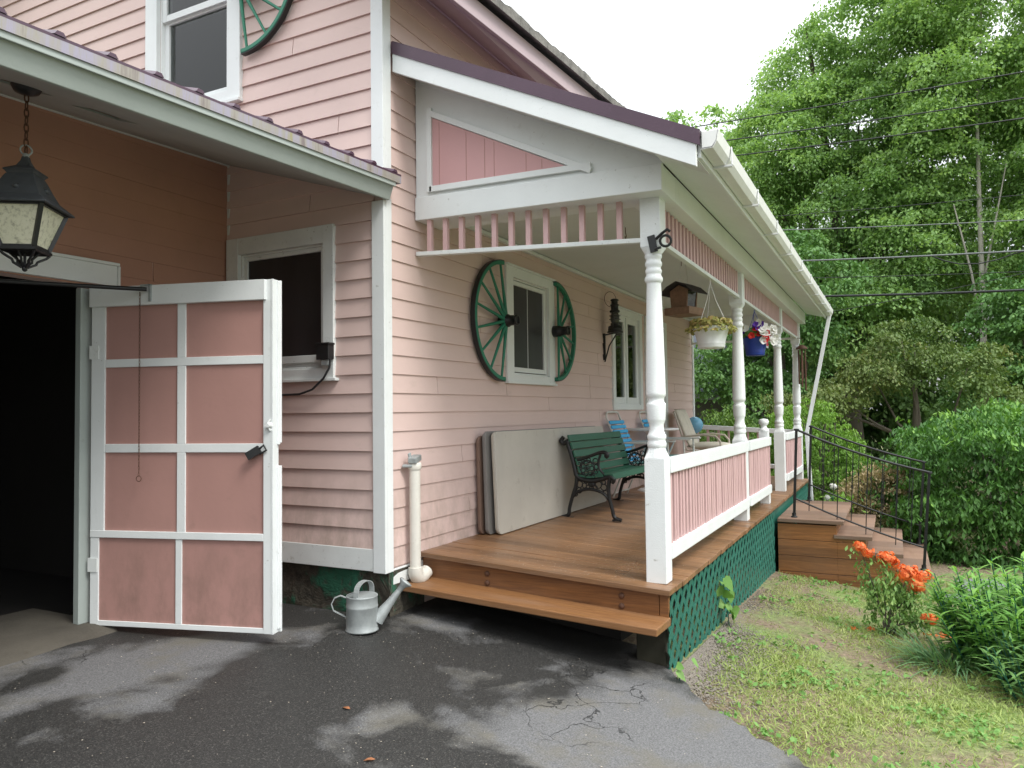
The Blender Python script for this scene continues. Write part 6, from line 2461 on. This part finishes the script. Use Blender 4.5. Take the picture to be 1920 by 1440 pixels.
tree('dark_tree', 'dark green tree at the right edge under the big maple', 'tree', (15.5, -6.2, ZT), 1.6,
     [(15.4, -5.4, 2.7, 1.2, 1.0, 1.1), (15.6, -6.8, 2.6, 1.2, 1.0, 1.2), (15.8, -6.0, 3.7, 1.2, 1.1, .9), (15.6, -7.6, 3.8, 1.1, 1.0, 1.0), (15.0, -4.8, 1.6, 1.0, .8, .8), (15.0, -6.4, 1.4, 1.1, 1.0, .8)], 130, .40, 18, .105, 'maple_dark', 'bark', .14, 'understorey trees beyond the porch', seed=75)
tree('bronze_tree', 'olive-bronze leaved crabapple between the porch downspout and the hedge', 'tree', (13.4, -3.5, ZT), 1.2,
     [(13.2, -3.3, 2.55, .9, .7, .4), (13.0, -2.5, 2.0, .8, .6, .35), (13.2, -4.2, 2.05, .8, .6, .4), (12.6, -1.9, 1.5, .7, .55, .4), (12.4, -4.5, 1.55, .5, .4, .25), (12.4, -1.3, 1.35, .6, .5, .35), (12.8, -3.2, 1.85, .5, .4, .25)],
     75, .30, 16, .075, 'olive', 'bark', .08, 'understorey trees beyond the porch', seed=76)
forest = [((26, 3.4, -1), 8.4), ((27, .2, -1), 9.5), ((28, -3.2, -1), 9.8), ((27, -6.8, -1), 10.5), ((26.5, -10.2, -1), 10.5), ((23.5, -3.4, -1), 6.0), ((23.5, -8.6, -1), 7.0), ((22.5, 1.8, -1), 5.6)]
flabel = ['forest tree farthest left, its crown low behind the porch posts', 'forest tree behind the tall maple, its dark crown showing under the wires', 'forest tree behind the gap between the two big maples', 'forest tree behind the pale-trunked maple', 'forest tree farthest right beyond the hedge', 'lower dark tree in the understorey behind the crabapple', 'lower dark tree in the understorey at the right edge', 'lower dark tree in the understorey behind the last porch post']
for i, ((x, y, z), h) in enumerate(forest):
    rr = random.Random(80+i)
    lo = []
    for k_ in range(9):
        t = k_/8
        lo.append((x+rr.uniform(-.8, .8), y+rr.uniform(-1.5, 1.5), z+.8+h*(.06+.85*t), 1.7-.6*t, 1.7-.6*t, 1.3))
    tree('forest_tree', flabel[i], 'tree', (x, y, z), h*.4, lo, 90, .75, 15, .20, 'forest', 'bark', .2, 'background trees at the edge of the wood', seed=90+i)

# neighbouring house
nh = empty('neighbour_house', (16.5, 1.5, -.6), 'low grey neighbouring house with a blue-grey shingle roof behind the shrubs', 'house')
NO = (16.5, 1.5, -.6)
m = MB(NO)
m.box(14.9, 19.0, .35, 5.0, -.7, 1.55)
m.build('wall', 'far_wall', nh)
m = MB(NO)
m.hexa([(14.5, .05, 1.62), (14.5, 5.3, 1.62), (17.0, 4.2, 3.45), (17.0, .9, 3.45), (14.5, .05, 1.70), (14.5, 5.3, 1.70), (17.0, 4.2, 3.53), (17.0, .9, 3.53)])
m.hexa([(14.5, .05, 1.62), (19.4, .05, 1.62), (17.1, .9, 3.45), (17.0, .9, 3.45), (14.5, .05, 1.699), (19.4, .05, 1.699), (17.1, .9, 3.529), (17.0, .9, 3.529)])
m.build('roof', 'slate', nh)
m = MB(NO)
m.box(14.44, 14.5, .03, 5.3, 1.52, 1.68)
m.box(14.50, 19.4, -.01, .05, 1.52, 1.68)
m.build('gutter', 'cable_grey', nh)

# ================================================================ UTILITY WIRES
WI = [((10.93, .62, 6.92), (11.57, -5.07, 7.08), .011, 'highest black utility wire crossing before the maples'),
      ((11.18, .16, 6.63), (11.59, -5.05, 6.63), .012, 'second black utility wire from the top'),
      ((11.28, -.03, 6.33), (11.60, -5.04, 6.28), .012, 'third black utility wire from the top'),
      ((11.70, -.75, 5.12), (11.63, -5.01, 4.95), .006, 'very thin dark wire, fourth from the top'),
      ((11.78, -.89, 4.85), (11.64, -5.0, 4.51), .010, 'thin light grey wire, fifth from the top'),
      ((11.99, -1.25, 4.23), (11.66, -4.98, 3.98), .017, 'thick grey cable with a drooping loop'),
      ((12.08, -1.39, 3.89), (11.67, -4.97, 3.62), .007, 'thin black wire just below the looped cable'),
      ((12.23, -1.66, 3.52), (11.68, -4.96, 3.30), .024, 'thickest black cable, lowest straight one across the trees'),
      ((12.14, -1.46, 3.16), (11.17, -3.97, 3.34), .006, 'thin slanting service wire at the level of the porch eave')]
for i, (a, b_, r_, lab) in enumerate(WI):
    a, b_ = Vector(a), Vector(b_)
    d = b_-a
    A, B = a-d*.9, b_+d*(1.1 if i < 8 else .6)
    md = (A+B)/2
    o = tuple(md)
    w_ = None
    m = MB(o)
    pts = [A.lerp(B, k_/24)+Vector((0, 0, -.10*math.sin(math.pi*k_/24)+.085)) for k_ in range(25)]
    m.tube(pts, r_, 6)
    mt = 'cable_grey' if i in (4, 5) else 'cable'
    if i == 5:
        w_ = empty('utility_wire', o, lab, 'wire', 'overhead utility wires')
        m.build('cable', mt, w_)
        m2 = MB(o)
        P5 = [a.lerp(b_, s)+Vector((0, 0, dz)) for s, dz in ((.62, -.01), (.68, -.12), (.74, -.19), (.82, -.20), (.90, -.14), (.96, -.05), (1.02, -.0))]
        m2.tube(P5, .012, 6)
        m2.build('loop', 'cable', w_)
    else:
        tag(m.build('utility_wire', mt, None, 0, o), lab, 'wire', 'overhead utility wires')
